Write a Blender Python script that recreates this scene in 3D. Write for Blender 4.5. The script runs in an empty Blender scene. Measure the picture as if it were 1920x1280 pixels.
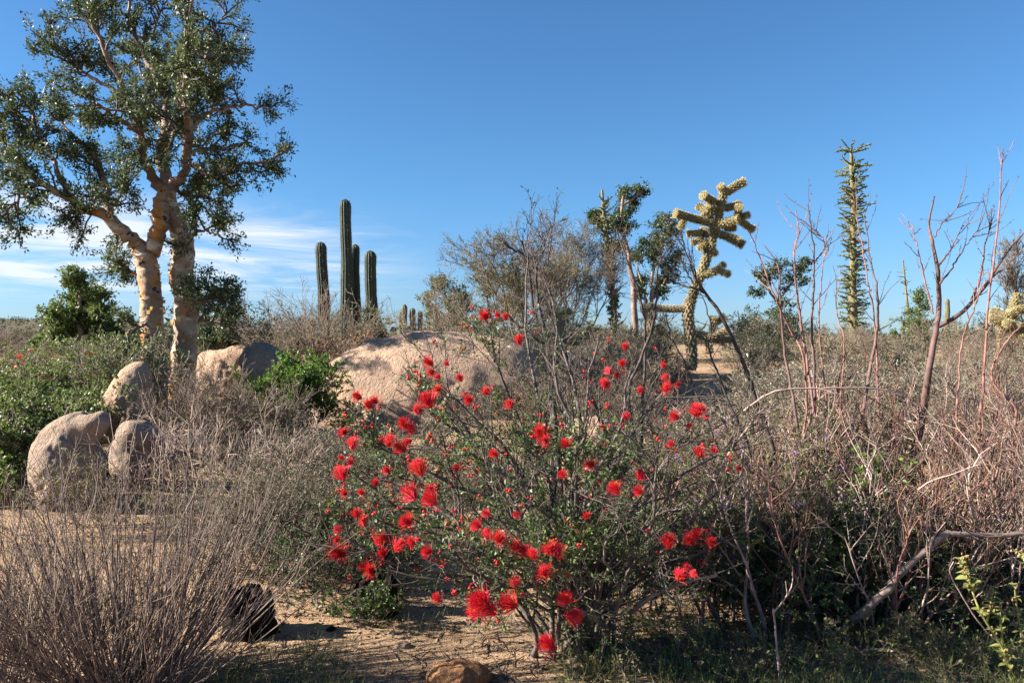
import bpy, math
import numpy as np

# ------------------------------------------------------------------ camera, sky, sun, exposure
SC = bpy.context.scene
COL = SC.collection
H = 1.3                      # eye height
F = 28.0 / 36.0 * 1920.0     # focal length in photograph pixels
cam_d = bpy.data.cameras.new('camera'); cam = bpy.data.objects.new('camera', cam_d); COL.objects.link(cam)
cam.location = (0, 0, H); cam.rotation_euler = (math.radians(90), 0, 0)
cam_d.lens = 28.0; cam_d.sensor_width = 36.0; cam_d.clip_start = 0.05; cam_d.clip_end = 20000
SC.camera = cam

SUN_EL = math.radians(27)
SUN_BACK = math.radians(-4)    # how far beyond the left-hand side the sun stands
SUN = np.array([-math.cos(SUN_BACK) * math.cos(SUN_EL), math.sin(SUN_BACK) * math.cos(SUN_EL), math.sin(SUN_EL)])

def nn(nt, t, **kw):
    n = nt.nodes.new(t)
    for k, v in kw.items():
        setattr(n, k, v)
    return n

world = bpy.data.worlds.new('World'); SC.world = world; world.use_nodes = True
wt = world.node_tree; wt.nodes.clear()
wl = wt.links
wout = nn(wt, 'ShaderNodeOutputWorld'); wbg = nn(wt, 'ShaderNodeBackground')
sky = nn(wt, 'ShaderNodeTexSky'); sky.sky_type = 'NISHITA'; sky.sun_disc = False
sky.sun_elevation = SUN_EL; sky.sun_rotation = math.atan2(SUN[0], SUN[1])
sky.altitude = 500; sky.air_density = 1.0; sky.dust_density = 0.4; sky.ozone_density = 3.0
wbg.inputs['Strength'].default_value = 0.056
# thin cirrus: noise on a high flat layer, seen along the view direction
tc = nn(wt, 'ShaderNodeTexCoord'); sep = nn(wt, 'ShaderNodeSeparateXYZ'); wl.new(tc.outputs['Generated'], sep.inputs[0])
def wmath(op, a, b=None, c=None):
    m = nn(wt, 'ShaderNodeMath', operation=op)
    for i, v in enumerate((a, b, c)):
        if v is None: continue
        if isinstance(v, (int, float)): m.inputs[i].default_value = v
        else: wl.new(v, m.inputs[i])
    return m.outputs[0]
zc = wmath('MAXIMUM', sep.outputs[2], 0.02)
px_ = wmath('DIVIDE', sep.outputs[0], zc); py_ = wmath('DIVIDE', sep.outputs[1], zc)
cv = nn(wt, 'ShaderNodeCombineXYZ')
wl.new(wmath('MULTIPLY', wmath('ADD', px_, wmath('MULTIPLY', py_, -0.25)), 0.42), cv.inputs[0])
wl.new(wmath('MULTIPLY', wmath('ADD', py_, wmath('MULTIPLY', px_, 0.5)), 0.30), cv.inputs[1])
cn = nn(wt, 'ShaderNodeTexNoise'); cn.inputs['Scale'].default_value = 1.0; cn.inputs['Detail'].default_value = 8; cn.inputs['Roughness'].default_value = 0.62; cn.inputs['Distortion'].default_value = 0.7
wl.new(cv.outputs[0], cn.inputs['Vector'])
cr = nn(wt, 'ShaderNodeMapRange'); cr.interpolation_type = 'SMOOTHSTEP'
cr.inputs['From Min'].default_value = 0.36; cr.inputs['From Max'].default_value = 0.74
wl.new(cn.outputs[0], cr.inputs[0])
def sm(v, a, b):
    m = nn(wt, 'ShaderNodeMapRange'); m.interpolation_type = 'SMOOTHSTEP'
    m.inputs['From Min'].default_value = a; m.inputs['From Max'].default_value = b
    wl.new(v, m.inputs[0]); return m.outputs[0]
# the layer lies low in the north-west: thins upward and towards the east
lowband = wmath('MULTIPLY', sm(sep.outputs[2], 0.035, 0.085), wmath('SUBTRACT', 1.0, sm(sep.outputs[2], 0.125, 0.18)))
west = wmath('SUBTRACT', 1.0, sm(sep.outputs[0], -0.30, -0.08))
cf = wmath('MULTIPLY', wmath('MULTIPLY', cr.outputs[0], lowband), west)
cf = wmath('MULTIPLY', cf, 1.5)
cmix = nn(wt, 'ShaderNodeMix', data_type='RGBA'); cmix.inputs['B'].default_value = (4.9, 5.1, 5.4, 1)
wl.new(wmath('MINIMUM', cf, 0.85), cmix.inputs['Factor'])
wb = nn(wt, 'ShaderNodeMix', data_type='RGBA', blend_type='MULTIPLY'); wb.inputs['Factor'].default_value = 1.0   # the camera's white balance
wtint = nn(wt, 'ShaderNodeMix', data_type='RGBA'); wtint.inputs['A'].default_value = (0.43, 0.575, 0.84, 1); wtint.inputs['B'].default_value = (0.42, 0.68, 0.86, 1)
wl.new(sm(sep.outputs[2], -0.02, 0.22), wtint.inputs['Factor']); wl.new(wtint.outputs['Result'], wb.inputs['B']); wl.new(sky.outputs[0], wb.inputs['A'])
wl.new(wb.outputs['Result'], cmix.inputs['A'])
wl.new(cmix.outputs['Result'], wbg.inputs['Color']); wl.new(wbg.outputs[0], wout.inputs[0])

sun_d = bpy.data.lights.new('sun', 'SUN'); sun_d.energy = 5.0; sun_d.angle = math.radians(0.53); sun_d.color = (1.0, 0.93, 0.82)
sun = bpy.data.objects.new('sun', sun_d); COL.objects.link(sun); sun.location = (-20, 5, 20)
from mathutils import Vector, Matrix
sun.rotation_euler = Vector(SUN).to_track_quat('Z', 'Y').to_euler()
SC.view_settings.view_transform = 'Standard'; SC.view_settings.look = 'None'
SC.view_settings.exposure = 1.86; SC.view_settings.gamma = 1.0
SC.render.engine = 'CYCLES'
SC.cycles.max_bounces = 6; SC.cycles.diffuse_bounces = 3; SC.cycles.transmission_bounces = 4; SC.cycles.transparent_max_bounces = 4

# ------------------------------------------------------------------ numpy helpers
R = np.random.default_rng(1)
def seed(n):
    global R
    R = np.random.default_rng(n)

def at(px, py, d):
    return np.array([(px - 960.0) * d / F, d, H - (py - 640.0) * d / F])

def proj(p):
    p = np.asarray(p)
    return np.stack([960 + F * p[..., 0] / p[..., 1], 640 - F * (p[..., 2] - H) / p[..., 1]], -1)

def sstep(a, b, x):
    t = np.clip((np.asarray(x, float) - a) / (b - a), 0, 1)
    return t * t * (3 - 2 * t)

def hash3(i, j, k):
    n = (i.astype(np.int64) * 73856093) ^ (j.astype(np.int64) * 19349663) ^ (k.astype(np.int64) * 83492791)
    n = (n ^ (n >> 13)) * 1274126177 & 0x7fffffff
    n = (n ^ (n >> 11)) * 668265263 & 0x7fffffff
    return ((n ^ (n >> 15)) & 0xffffff) / float(0xffffff)

def vnoise(p):
    p = np.asarray(p, float); f = np.floor(p); u = p - f; u = u * u * (3 - 2 * u); i = f.astype(np.int64)
    out = 0
    for a in (0, 1):
        for b in (0, 1):
            for c in (0, 1):
                w = (u[..., 0] if a else 1 - u[..., 0]) * (u[..., 1] if b else 1 - u[..., 1]) * (u[..., 2] if c else 1 - u[..., 2])
                out = out + w * hash3(i[..., 0] + a, i[..., 1] + b, i[..., 2] + c)
    return out * 2 - 1

def fbm(p, oct=4, gain=0.5):
    p = np.asarray(p, float); s = 0; a = 1.0
    for o in range(oct):
        s = s + a * vnoise(p * (2 ** o) + 17.3 * o); a *= gain
    return s

def ground(x, y):
    x = np.asarray(x, float); y = np.asarray(y, float)
    yy = np.sqrt(y * y + 0.15 * x * x)
    z = 0.86 * sstep(5.0, 17.0, yy) * (1 - 0.30 * sstep(2.0, 9.0, -x) * (1 - sstep(14, 30, yy))) + 0.12 * sstep(17, 60, yy)
    q = np.stack([x * 0.35, y * 0.35, 0 * x], -1)
    z = z + 0.05 * fbm(q, 3) + 0.02 * vnoise(np.stack([x * 1.9, y * 1.9, 0 * x + 5], -1)) * (1 - sstep(20, 60, yy))
    return z

def norm(v):
    return v / np.maximum(np.linalg.norm(v, axis=-1, keepdims=True), 1e-9)

# ------------------------------------------------------------------ objects
def link(o, parent=None):
    COL.objects.link(o)
    if parent is not None: o.parent = parent
    return o

def mesh_obj(name, V, faces, mat, parent=None, smooth=True, origin=None, kind=None):
    """faces: list of index arrays (n,3) / (n,4). V in world space."""
    V = np.asarray(V, np.float32)
    if origin is None:
        origin = np.array(parent.location) if parent is not None and parent.type == 'EMPTY' else np.zeros(3)
        if parent is not None and parent.get('_origin') is not None: origin = np.array(parent['_origin'])
    m = bpy.data.meshes.new(name)
    m.vertices.add(len(V)); m.vertices.foreach_set('co', (V - np.asarray(origin, np.float32)).ravel().astype(np.float32))
    li = np.concatenate([f.ravel() for f in faces]).astype(np.int32)
    tot = np.concatenate([np.full(len(f), f.shape[1]) for f in faces]).astype(np.int32)
    st = np.concatenate([[0], np.cumsum(tot)[:-1]]).astype(np.int32)
    m.loops.add(len(li)); m.loops.foreach_set('vertex_index', li)
    m.polygons.add(len(tot)); m.polygons.foreach_set('loop_start', st)
    try: m.polygons.foreach_set('loop_total', tot)
    except Exception: pass
    if smooth: m.polygons.foreach_set('use_smooth', np.ones(len(tot), bool))
    m.update(calc_edges=True)
    m.materials.append(mat)
    o = bpy.data.objects.new(name, m); link(o, parent)
    if parent is None: o.location = origin
    if kind: o['kind'] = kind
    return o

def thing(name, label, cat, loc, group=None):
    o = bpy.data.objects.new(name, None); o.empty_display_size = 0.2
    link(o); o.location = [float(v) for v in loc]
    return tag(o, label, cat, group)

def tag(o, label, cat, group=None):
    o['label'] = label; o['category'] = cat
    if group: o['group'] = group
    return o

def copy_tree(src, loc, rz, sc, label=None, group=None):
    r = src.copy(); COL.objects.link(r)
    r.location = [float(v) for v in loc]; r.rotation_euler = (0, 0, rz); r.scale = (sc, sc, sc) if np.isscalar(sc) else sc
    if label: r['label'] = label
    if group: r['group'] = group
    for ch in list(src.children):
        c = ch.copy(); COL.objects.link(c); c.parent = r
    return r

class MB:
    def __init__(s): s.V = []; s.f = []; s.n = 0
    def add(s, V, *faces):
        s.V.append(V.reshape(-1, 3))
        for f in faces: s.f.append(f + s.n)
        s.n += len(s.V[-1])
    def tubes(s, pts, rad, sides=4, cap=False):
        V, f = tube_arrays(pts, rad, sides); s.add(V, f)
        if cap:
            K, N = pts.shape[:2]
            for e in (0, N - 1):
                idx = (np.arange(K)[:, None] * N * sides + e * sides + np.arange(sides)[None])
                s.f.append((idx + s.n - len(V)) if e else (idx[:, ::-1] + s.n - len(V)))
    def build(s, name, mat, parent=None, **kw):
        fs = {}
        for f in s.f: fs.setdefault(f.shape[1], []).append(f)
        return mesh_obj(name, np.concatenate(s.V), [np.concatenate(v) for v in fs.values()], mat, parent, **kw)

def tube_arrays(pts, rad, sides):
    pts = np.asarray(pts, float); rad = np.asarray(rad, float)
    K, N = pts.shape[:2]
    t = norm(np.gradient(pts, axis=1))
    m = pts[:, -1] - pts[:, 0]
    rv = np.where(np.abs(norm(m)[:, 2:3]) > 0.8, np.array([[1.0, 0.2, 0]]), np.array([[0.1, 0.1, 1.0]]))
    ref = norm(np.cross(m, rv))[:, None]
    n = norm(ref - (ref * t).sum(-1, keepdims=True) * t); b = np.cross(t, n)
    a = np.arange(sides) * 2 * np.pi / sides
    ring = n[:, :, None] * np.cos(a)[:, None] + b[:, :, None] * np.sin(a)[:, None]
    rr = rad[:, :, None, None] if rad.ndim == 2 else rad[..., None]
    V = pts[:, :, None] + ring * rr
    i = np.arange(N - 1)[:, None] * sides + np.arange(sides)[None]
    j = np.arange(N - 1)[:, None] * sides + (np.arange(sides)[None] + 1) % sides
    q = np.stack([i, j, j + sides, i + sides], -1).reshape(-1, 4)
    f = (q[None] + (np.arange(K) * N * sides)[:, None, None]).reshape(-1, 4)
    return V.reshape(-1, 3), f

def grow(st, dr, ln, N, wander=0.2, up=0.0):
    K = len(st); P = np.zeros((K, N, 3)); P[:, 0] = st; d = norm(np.asarray(dr, float)); ln = np.broadcast_to(ln, (K,))
    for i in range(1, N):
        d = norm(d + wander * R.normal(size=(K, 3)) + up * np.array([0, 0, 1.0]))
        P[:, i] = P[:, i - 1] + d * (ln / (N - 1))[:, None]
    return P

def along(pts, idx, t):
    N = pts.shape[1]; u = t * (N - 1); i = np.minimum(u.astype(int), N - 2); w = (u - i)[:, None]
    a = pts[idx, i]; b = pts[idx, i + 1]
    return a + (b - a) * w, norm(b - a)

def spawn(pts, per, t0, t1, ang, sd=0.2, flat=None):
    K = len(pts); idx = np.repeat(np.arange(K), per); M = len(idx)
    t = R.uniform(t0, t1, M)
    p, tg = along(pts, idx, t)
    r = R.normal(size=(M, 3)); pr = norm(r - (r * tg).sum(-1, keepdims=True) * tg)
    a = R.normal(ang, sd, M)[:, None]
    return p, norm(np.cos(a) * tg + np.sin(a) * pr), idx, t

def taper(K, N, r0, r1):
    r0 = np.broadcast_to(r0, (K,)); r1 = np.broadcast_to(r1, (K,))
    return r0[:, None] + (r1 - r0)[:, None] * np.linspace(0, 1, N)[None] ** 0.8

def leaves(pos, dr, L, W, fold=0.3):
    """one folded lozenge per leaf"""
    M = len(pos); dr = norm(dr); r = R.normal(size=(M, 3)) + np.array([0, 0, 0.8])
    s = norm(np.cross(dr, r)); n = np.cross(s, dr)
    L = np.broadcast_to(L, (M,))[:, None] * R.uniform(0.6, 1.25, (M, 1)); W = np.broadcast_to(W, (M,))[:, None] * R.uniform(0.7, 1.2, (M, 1))
    mid = pos + dr * L * 0.55
    V = np.stack([pos, mid + s * W * 0.5 + n * W * fold * 0.5, pos + dr * L - n * L * 0.08, mid - s * W * 0.5 + n * W * fold * 0.5], 1)
    q = np.arange(M * 4).reshape(M, 4)
    return V, q

OCT = np.array([[1, 0, 0], [-1, 0, 0], [0, 1, 0], [0, -1, 0], [0, 0, 1], [0, 0, -1]], float)
OCF = np.array([[0, 2, 4], [2, 1, 4], [1, 3, 4], [3, 0, 4], [2, 0, 5], [1, 2, 5], [3, 1, 5], [0, 3, 5]])
def octs(pos, size, squash=(1, 1, 1), jitter=0.25):
    M = len(pos); S = np.broadcast_to(size, (M,))[:, None, None]
    a = R.uniform(0, 6.28, M); c, s = np.cos(a), np.sin(a)
    v = OCT[None] * np.array(squash) * (1 + jitter * R.normal(size=(M, 6, 1)))
    x = v[..., 0] * c[:, None] - v[..., 1] * s[:, None]; y = v[..., 0] * s[:, None] + v[..., 1] * c[:, None]
    v = np.stack([x, y, v[..., 2]], -1) * S + pos[:, None]
    return v, (OCF[None] + (np.arange(M) * 6)[:, None, None]).reshape(-1, 3)

def smooth_path(P, N):
    """Catmull-Rom through rows of P (any width), resampled to N rows"""
    P = np.asarray(P, float); n = len(P)
    if n == 2:
        return P[0] + (P[1] - P[0]) * np.linspace(0, 1, N)[:, None]
    Q = np.concatenate([[2 * P[0] - P[1]], P, [2 * P[-1] - P[-2]]])
    u = np.linspace(0, n - 1, N); i = np.minimum(u.astype(int), n - 2); t = (u - i)[:, None]
    a, b, c, d = Q[i], Q[i + 1], Q[i + 2], Q[i + 3]
    return 0.5 * (2 * b + (c - a) * t + (2 * a - 5 * b + 4 * c - d) * t ** 2 + (3 * b - a - 3 * c + d) * t ** 3)

# ------------------------------------------------------------------ materials
def mat(name, c1, c2=None, rough=0.75, scale=6.0, detail=5, bump=0.0, bscale=60.0, island=0.25, transl=0.0, spec=0.4, contrast=(0.35, 0.65), extra=None, objrand=0.0, bdist=0.02):
    m = bpy.data.materials.new(name); m.use_nodes = True; nt = m.node_tree; L = nt.links
    b = nt.nodes['Principled BSDF']; out = nt.nodes['Material Output']
    b.inputs['Roughness'].default_value = rough; b.inputs['Specular IOR Level'].default_value = spec
    c2 = c2 or c1
    tcd = nn(nt, 'ShaderNodeTexCoord')
    no = nn(nt, 'ShaderNodeTexNoise'); no.inputs['Scale'].default_value = scale; no.inputs['Detail'].default_value = detail
    L.new(tcd.outputs['Object'], no.inputs['Vector'])
    mr = nn(nt, 'ShaderNodeMapRange'); mr.inputs['From Min'].default_value = contrast[0]; mr.inputs['From Max'].default_value = contrast[1]
    L.new(no.outputs[0], mr.inputs[0])
    mx = nn(nt, 'ShaderNodeMix', data_type='RGBA'); mx.inputs['A'].default_value = (*c1, 1); mx.inputs['B'].default_value = (*c2, 1)
    L.new(mr.outputs[0], mx.inputs['Factor'])
    col = mx.outputs['Result']
    if extra: col = extra(nt, L, tcd, col)
    if island > 0:
        geo = nn(nt, 'ShaderNodeNewGeometry')
        m2 = nn(nt, 'ShaderNodeMapRange'); m2.inputs['To Min'].default_value = 1 - island; m2.inputs['To Max'].default_value = 1 + island
        L.new(geo.outputs['Random Per Island'], m2.inputs[0])
        hs = nn(nt, 'ShaderNodeHueSaturation'); L.new(col, hs.inputs['Color']); L.new(m2.outputs[0], hs.inputs['Value'])
        m3 = nn(nt, 'ShaderNodeMapRange'); m3.inputs['To Min'].default_value = 0.5 - 0.03; m3.inputs['To Max'].default_value = 0.5 + 0.03
        w = nn(nt, 'ShaderNodeMath', operation='FRACT'); mm = nn(nt, 'ShaderNodeMath', operation='MULTIPLY'); mm.inputs[1].default_value = 7.13
        L.new(geo.outputs['Random Per Island'], mm.inputs[0]); L.new(mm.outputs[0], w.inputs[0]); L.new(w.outputs[0], m3.inputs[0]); L.new(m3.outputs[0], hs.inputs['Hue'])
        col = hs.outputs[0]
    if objrand > 0:
        oi = nn(nt, 'ShaderNodeObjectInfo'); m4 = nn(nt, 'ShaderNodeMapRange'); m4.inputs['To Min'].default_value = 1 - objrand; m4.inputs['To Max'].default_value = 1 + objrand
        L.new(oi.outputs['Random'], m4.inputs[0]); hs2 = nn(nt, 'ShaderNodeHueSaturation'); L.new(col, hs2.inputs['Color']); L.new(m4.outputs[0], hs2.inputs['Value']); col = hs2.outputs[0]
    L.new(col, b.inputs['Base Color'])
    if bump > 0:
        bn = nn(nt, 'ShaderNodeTexNoise'); bn.inputs['Scale'].default_value = bscale; bn.inputs['Detail'].default_value = 6; bn.inputs['Roughness'].default_value = 0.65
        L.new(tcd.outputs['Object'], bn.inputs['Vector'])
        bp = nn(nt, 'ShaderNodeBump'); bp.inputs['Strength'].default_value = bump; bp.inputs['Distance'].default_value = bdist
        L.new(bn.outputs[0], bp.inputs['Height']); L.new(bp.outputs[0], b.inputs['Normal'])
    if transl > 0:
        tr = nn(nt, 'ShaderNodeBsdfTranslucent'); L.new(col, tr.inputs['Color'])
        ms = nn(nt, 'ShaderNodeMixShader'); ms.inputs[0].default_value = transl
        L.new(b.outputs[0], ms.inputs[1]); L.new(tr.outputs[0], ms.inputs[2]); L.new(ms.outputs[0], out.inputs['Surface'])
    return m

def layer(col2, scale, lo, hi, detail=4, stretch=None, kind='noise', amount=1.0, coord='Object'):
    """adds a patchy second colour on top"""
    def f(nt, L, tcd, col):
        src = tcd.outputs[coord]
        if stretch:
            mp = nn(nt, 'ShaderNodeMapping'); mp.inputs['Scale'].default_value = stretch; L.new(src, mp.inputs[0]); src = mp.outputs[0]
        if kind == 'noise':
            n = nn(nt, 'ShaderNodeTexNoise'); n.inputs['Detail'].default_value = detail; n.inputs['Roughness'].default_value = 0.6
            o = n.outputs[0]
        else:
            n = nn(nt, 'ShaderNodeTexVoronoi'); o = n.outputs['Color'] if kind == 'cells' else n.outputs['Distance']
        n.inputs['Scale'].default_value = scale
        L.new(src, n.inputs['Vector'])
        mr = nn(nt, 'ShaderNodeMapRange'); mr.inputs['From Min'].default_value = lo; mr.inputs['From Max'].default_value = hi; mr.inputs['To Max'].default_value = amount
        L.new(o, mr.inputs[0])
        mx = nn(nt, 'ShaderNodeMix', data_type='RGBA'); L.new(mr.outputs[0], mx.inputs['Factor']); L.new(col, mx.inputs['A']); mx.inputs['B'].default_value = (*col2, 1)
        return mx.outputs['Result']
    return f
def layers(*fs):
    def f(nt, L, tcd, col):
        for g in fs: col = g(nt, L, tcd, col)
        return col
    return f

M = {}
M['sand'] = mat('sand', (0.40, 0.262, 0.158), (0.26, 0.165, 0.097), rough=0.95, scale=1.3, bump=0.9, bscale=90, island=0, spec=0.1,
    extra=layers(layer((0.13, 0.13, 0.05), 0.32, 0.52, 0.66, amount=0.75), layer((0.55, 0.42, 0.29), 70, 0.55, 0.68, amount=0.8), layer((0.12, 0.07, 0.04), 55, 0.60, 0.70, amount=0.8)))
M['granite'] = mat('granite', (0.44, 0.285, 0.19), (0.35, 0.235, 0.165), rough=0.9, scale=2.2, bump=1.0, bscale=26, bdist=0.05, island=0, spec=0.2,
    extra=layers(layer((0.50, 0.385, 0.30), 60, 0.56, 0.66, amount=0.6), layer((0.10, 0.085, 0.075), 120, 0.63, 0.70, amount=0.7), layer((0.26, 0.21, 0.175), 3.5, 0.54, 0.70, amount=0.6, detail=8)))
M['granite_grey'] = mat('granite_grey', (0.39, 0.275, 0.195), (0.29, 0.215, 0.165), rough=0.9, scale=5, bump=1.0, bscale=34, bdist=0.05, island=0, spec=0.2,
    extra=layers(layer((0.50, 0.41, 0.34), 80, 0.56, 0.66, amount=0.6), layer((0.08, 0.07, 0.065), 120, 0.61, 0.69, amount=0.8), layer((0.18, 0.16, 0.14), 6, 0.54, 0.68, amount=0.7, detail=8)))
M['rock_dark'] = mat('rock_dark', (0.026, 0.019, 0.015), (0.014, 0.011, 0.009), rough=0.95, scale=12, bump=0.9, bscale=50, island=0, spec=0.1)
M['rock_rust'] = mat('rock_rust', (0.34, 0.17, 0.08), (0.20, 0.10, 0.05), rough=0.9, scale=9, bump=0.9, bscale=40, island=0, spec=0.2)
M['twig_grey'] = mat('twig_grey', (0.26, 0.205, 0.165), (0.13, 0.098, 0.08), scale=14, island=0.5, spec=0.3)
M['twig_pale'] = mat('twig_pale', (0.44, 0.34, 0.285), (0.25, 0.17, 0.135), scale=14, island=0.5, spec=0.3)
M['twig_red'] = mat('twig_red', (0.28, 0.155, 0.11), (0.13, 0.07, 0.05), scale=20, island=0.5, spec=0.35)
M['twig_fan'] = mat('twig_fan', (0.215, 0.165, 0.13), (0.09, 0.066, 0.052), scale=14, island=0.55, spec=0.3)
M['twig_mid'] = mat('twig_mid', (0.21, 0.155, 0.115), (0.095, 0.068, 0.05), scale=14, island=0.5, spec=0.3)
M['twig_brown'] = mat('twig_brown', (0.15, 0.095, 0.075), (0.085, 0.055, 0.045), scale=18, island=0.3, spec=0.35)
M['twig_dark'] = mat('twig_dark', (0.125, 0.10, 0.088), (0.055, 0.043, 0.037), scale=20, island=0.35, spec=0.3)
M['twig_black'] = mat('twig_black', (0.085, 0.065, 0.055), (0.04, 0.032, 0.028), scale=20, island=0.2, spec=0.3)
M['twig_far'] = mat('twig_far', (0.25, 0.195, 0.15), (0.17, 0.13, 0.10), scale=5, island=0.3, spec=0.2)
M['bark_torote'] = mat('bark_torote', (0.37, 0.27, 0.185), (0.21, 0.14, 0.09), rough=0.6, scale=3.5, bump=0.8, bscale=14, island=0, spec=0.35,
    extra=layers(layer((0.58, 0.51, 0.41), 3.2, 0.52, 0.64, stretch=(1, 1, 2.2), amount=0.75), layer((0.42, 0.18, 0.035), 3.3, 0.53, 0.60, stretch=(1, 1, 0.6), amount=0.9), layer((0.24, 0.13, 0.05), 6.5, 0.56, 0.63, stretch=(1, 1, 1.6), amount=0.9), layer((0.03, 0.022, 0.018), 7.5, 0.63, 0.67, stretch=(1, 1, 1.3))))
M['bark_upper'] = mat('bark_upper', (0.32, 0.235, 0.165), (0.15, 0.105, 0.07), rough=0.7, scale=5, bump=0.6, bscale=20, island=0.1, spec=0.3, extra=layer((0.05, 0.035, 0.03), 9, 0.60, 0.66))
M['peel'] = mat('peel', (0.62, 0.34, 0.10), (0.70, 0.60, 0.45), rough=0.55, scale=9, island=0.3, transl=0.35)
M['leaf_torote'] = mat('leaf_torote', (0.10, 0.125, 0.045), (0.06, 0.088, 0.034), rough=0.5, scale=1.2, island=0.55, transl=0.3, spec=0.35)
M['leaf_dark'] = mat('leaf_dark', (0.075, 0.105, 0.034), (0.042, 0.068, 0.024), rough=0.45, scale=2, island=0.5, transl=0.2)
M['leaf_green'] = mat('leaf_green', (0.155, 0.20, 0.05), (0.09, 0.13, 0.034), rough=0.45, scale=2, island=0.5, transl=0.42)
M['leaf_duster'] = mat('leaf_duster', (0.10, 0.15, 0.036), (0.05, 0.085, 0.022), rough=0.5, scale=2, island=0.5, transl=0.25)
M['leaf_fresh'] = mat('leaf_fresh', (0.16, 0.26, 0.04), (0.10, 0.18, 0.03), rough=0.4, scale=3, island=0.45, transl=0.4)
M['leaf_olive'] = mat('leaf_olive', (0.155, 0.16, 0.052), (0.10, 0.105, 0.04), rough=0.6, scale=1.5, island=0.45, transl=0.28)
M['leaf_greygreen'] = mat('leaf_greygreen', (0.195, 0.205, 0.115), (0.11, 0.12, 0.068), rough=0.7, scale=3, island=0.4, transl=0.2)
M['leaf_pale'] = mat('leaf_pale', (0.28, 0.31, 0.19), (0.15, 0.175, 0.10), rough=0.7, scale=3, island=0.4, transl=0.2)
M['leaf_brown'] = mat('leaf_brown', (0.30, 0.16, 0.055), (0.18, 0.09, 0.04), rough=0.7, scale=3, island=0.4, transl=0.25)
M['leaf_yellow'] = mat('leaf_yellow', (0.30, 0.32, 0.10), (0.19, 0.24, 0.07), rough=0.5, scale=30, island=0.3, transl=0.3)
M['bud_pink'] = mat('bud_pink', (0.42, 0.20, 0.13), (0.30, 0.20, 0.09), rough=0.5, scale=30, island=0.4)
M['red'] = mat('red_stamens', (0.86, 0.045, 0.06), (0.76, 0.02, 0.036), rough=0.55, scale=30, island=0.22, transl=0.34, spec=0.3)
M['red_bud'] = mat('red_bud', (0.56, 0.016, 0.018), (0.40, 0.012, 0.012), rough=0.5, scale=30, island=0)
M['purple'] = mat('purple_petal', (0.34, 0.15, 0.46), (0.26, 0.10, 0.38), rough=0.6, scale=30, island=0.3, transl=0.3)
M['white_petal'] = mat('white_petal', (0.75, 0.75, 0.62), (0.65, 0.65, 0.5), rough=0.6, island=0.2, transl=0.3)
M['cardon'] = mat('cardon_skin', (0.036, 0.05, 0.026), (0.024, 0.034, 0.019), rough=0.6, scale=4, bump=0.2, island=0)
M['cardon_olive'] = mat('cardon_skin_old', (0.14, 0.13, 0.065), (0.085, 0.085, 0.045), rough=0.7, scale=4, bump=0.2, island=0)
M['spine_grey'] = mat('spine_grey', (0.34, 0.31, 0.24), (0.22, 0.2, 0.16), rough=0.6, island=0.3)
M['cholla'] = mat('cholla_skin', (0.15, 0.125, 0.05), (0.095, 0.08, 0.035), rough=0.7, scale=6, island=0)
M['cholla_spine'] = mat('cholla_spine', (0.74, 0.62, 0.33), (0.60, 0.47, 0.22), rough=0.5, island=0.25, transl=0.3)
M['cholla_old'] = mat('cholla_old', (0.22, 0.165, 0.095), (0.12, 0.09, 0.055), rough=0.8, scale=9, island=0)
M['boojum_bark'] = mat('boojum_bark', (0.20, 0.16, 0.085), (0.10, 0.09, 0.04), rough=0.8, scale=8, bump=0.4, island=0)
M['boojum_twig'] = mat('boojum_twig', (0.13, 0.15, 0.055), (0.09, 0.10, 0.045), rough=0.7, scale=8, island=0.25)
M['hill'] = mat('hill_soil', (0.13, 0.105, 0.075), (0.085, 0.08, 0.05), rough=1, scale=0.05, island=0, spec=0.05)
M['far_scrub'] = mat('far_scrub', (0.10, 0.10, 0.055), (0.075, 0.078, 0.045), rough=0.9, scale=0.03, island=0.45, transl=0.15)
M['grass'] = mat('grass_blade', (0.16, 0.22, 0.06), (0.24, 0.24, 0.10), rough=0.6, scale=2, island=0.4, transl=0.3)
M['nest'] = mat('ball_moss', (0.05, 0.04, 0.035), (0.03, 0.025, 0.02), rough=0.9, island=0.3)

# ------------------------------------------------------------------ ground and hill
seed(11)
rr = np.concatenate([np.geomspace(0.25, 40, 160), np.geomspace(42, 9000, 50)]); na = 300
aa = np.arange(na) * 2 * np.pi / na
X = rr[:, None] * np.sin(aa)[None]; Y = rr[:, None] * np.cos(aa)[None]; Z = ground(X, Y)
V = np.stack([X, Y, Z], -1).reshape(-1, 3)
i = np.arange(len(rr) - 1)[:, None] * na + np.arange(na)[None]; j = np.arange(len(rr) - 1)[:, None] * na + (np.arange(na)[None] + 1) % na
q = np.stack([i, i + na, j + na, j], -1).reshape(-1, 4)[:, ::-1]
V = np.concatenate([V, [[0, 0, float(ground(0, 0))]]]); c = len(V) - 1
t = np.stack([np.arange(na), (np.arange(na) + 1) % na, np.full(na, c)], -1)[:, ::-1]
g = mesh_obj('ground', V, [q, t], M['sand']); g['kind'] = 'structure'

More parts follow.
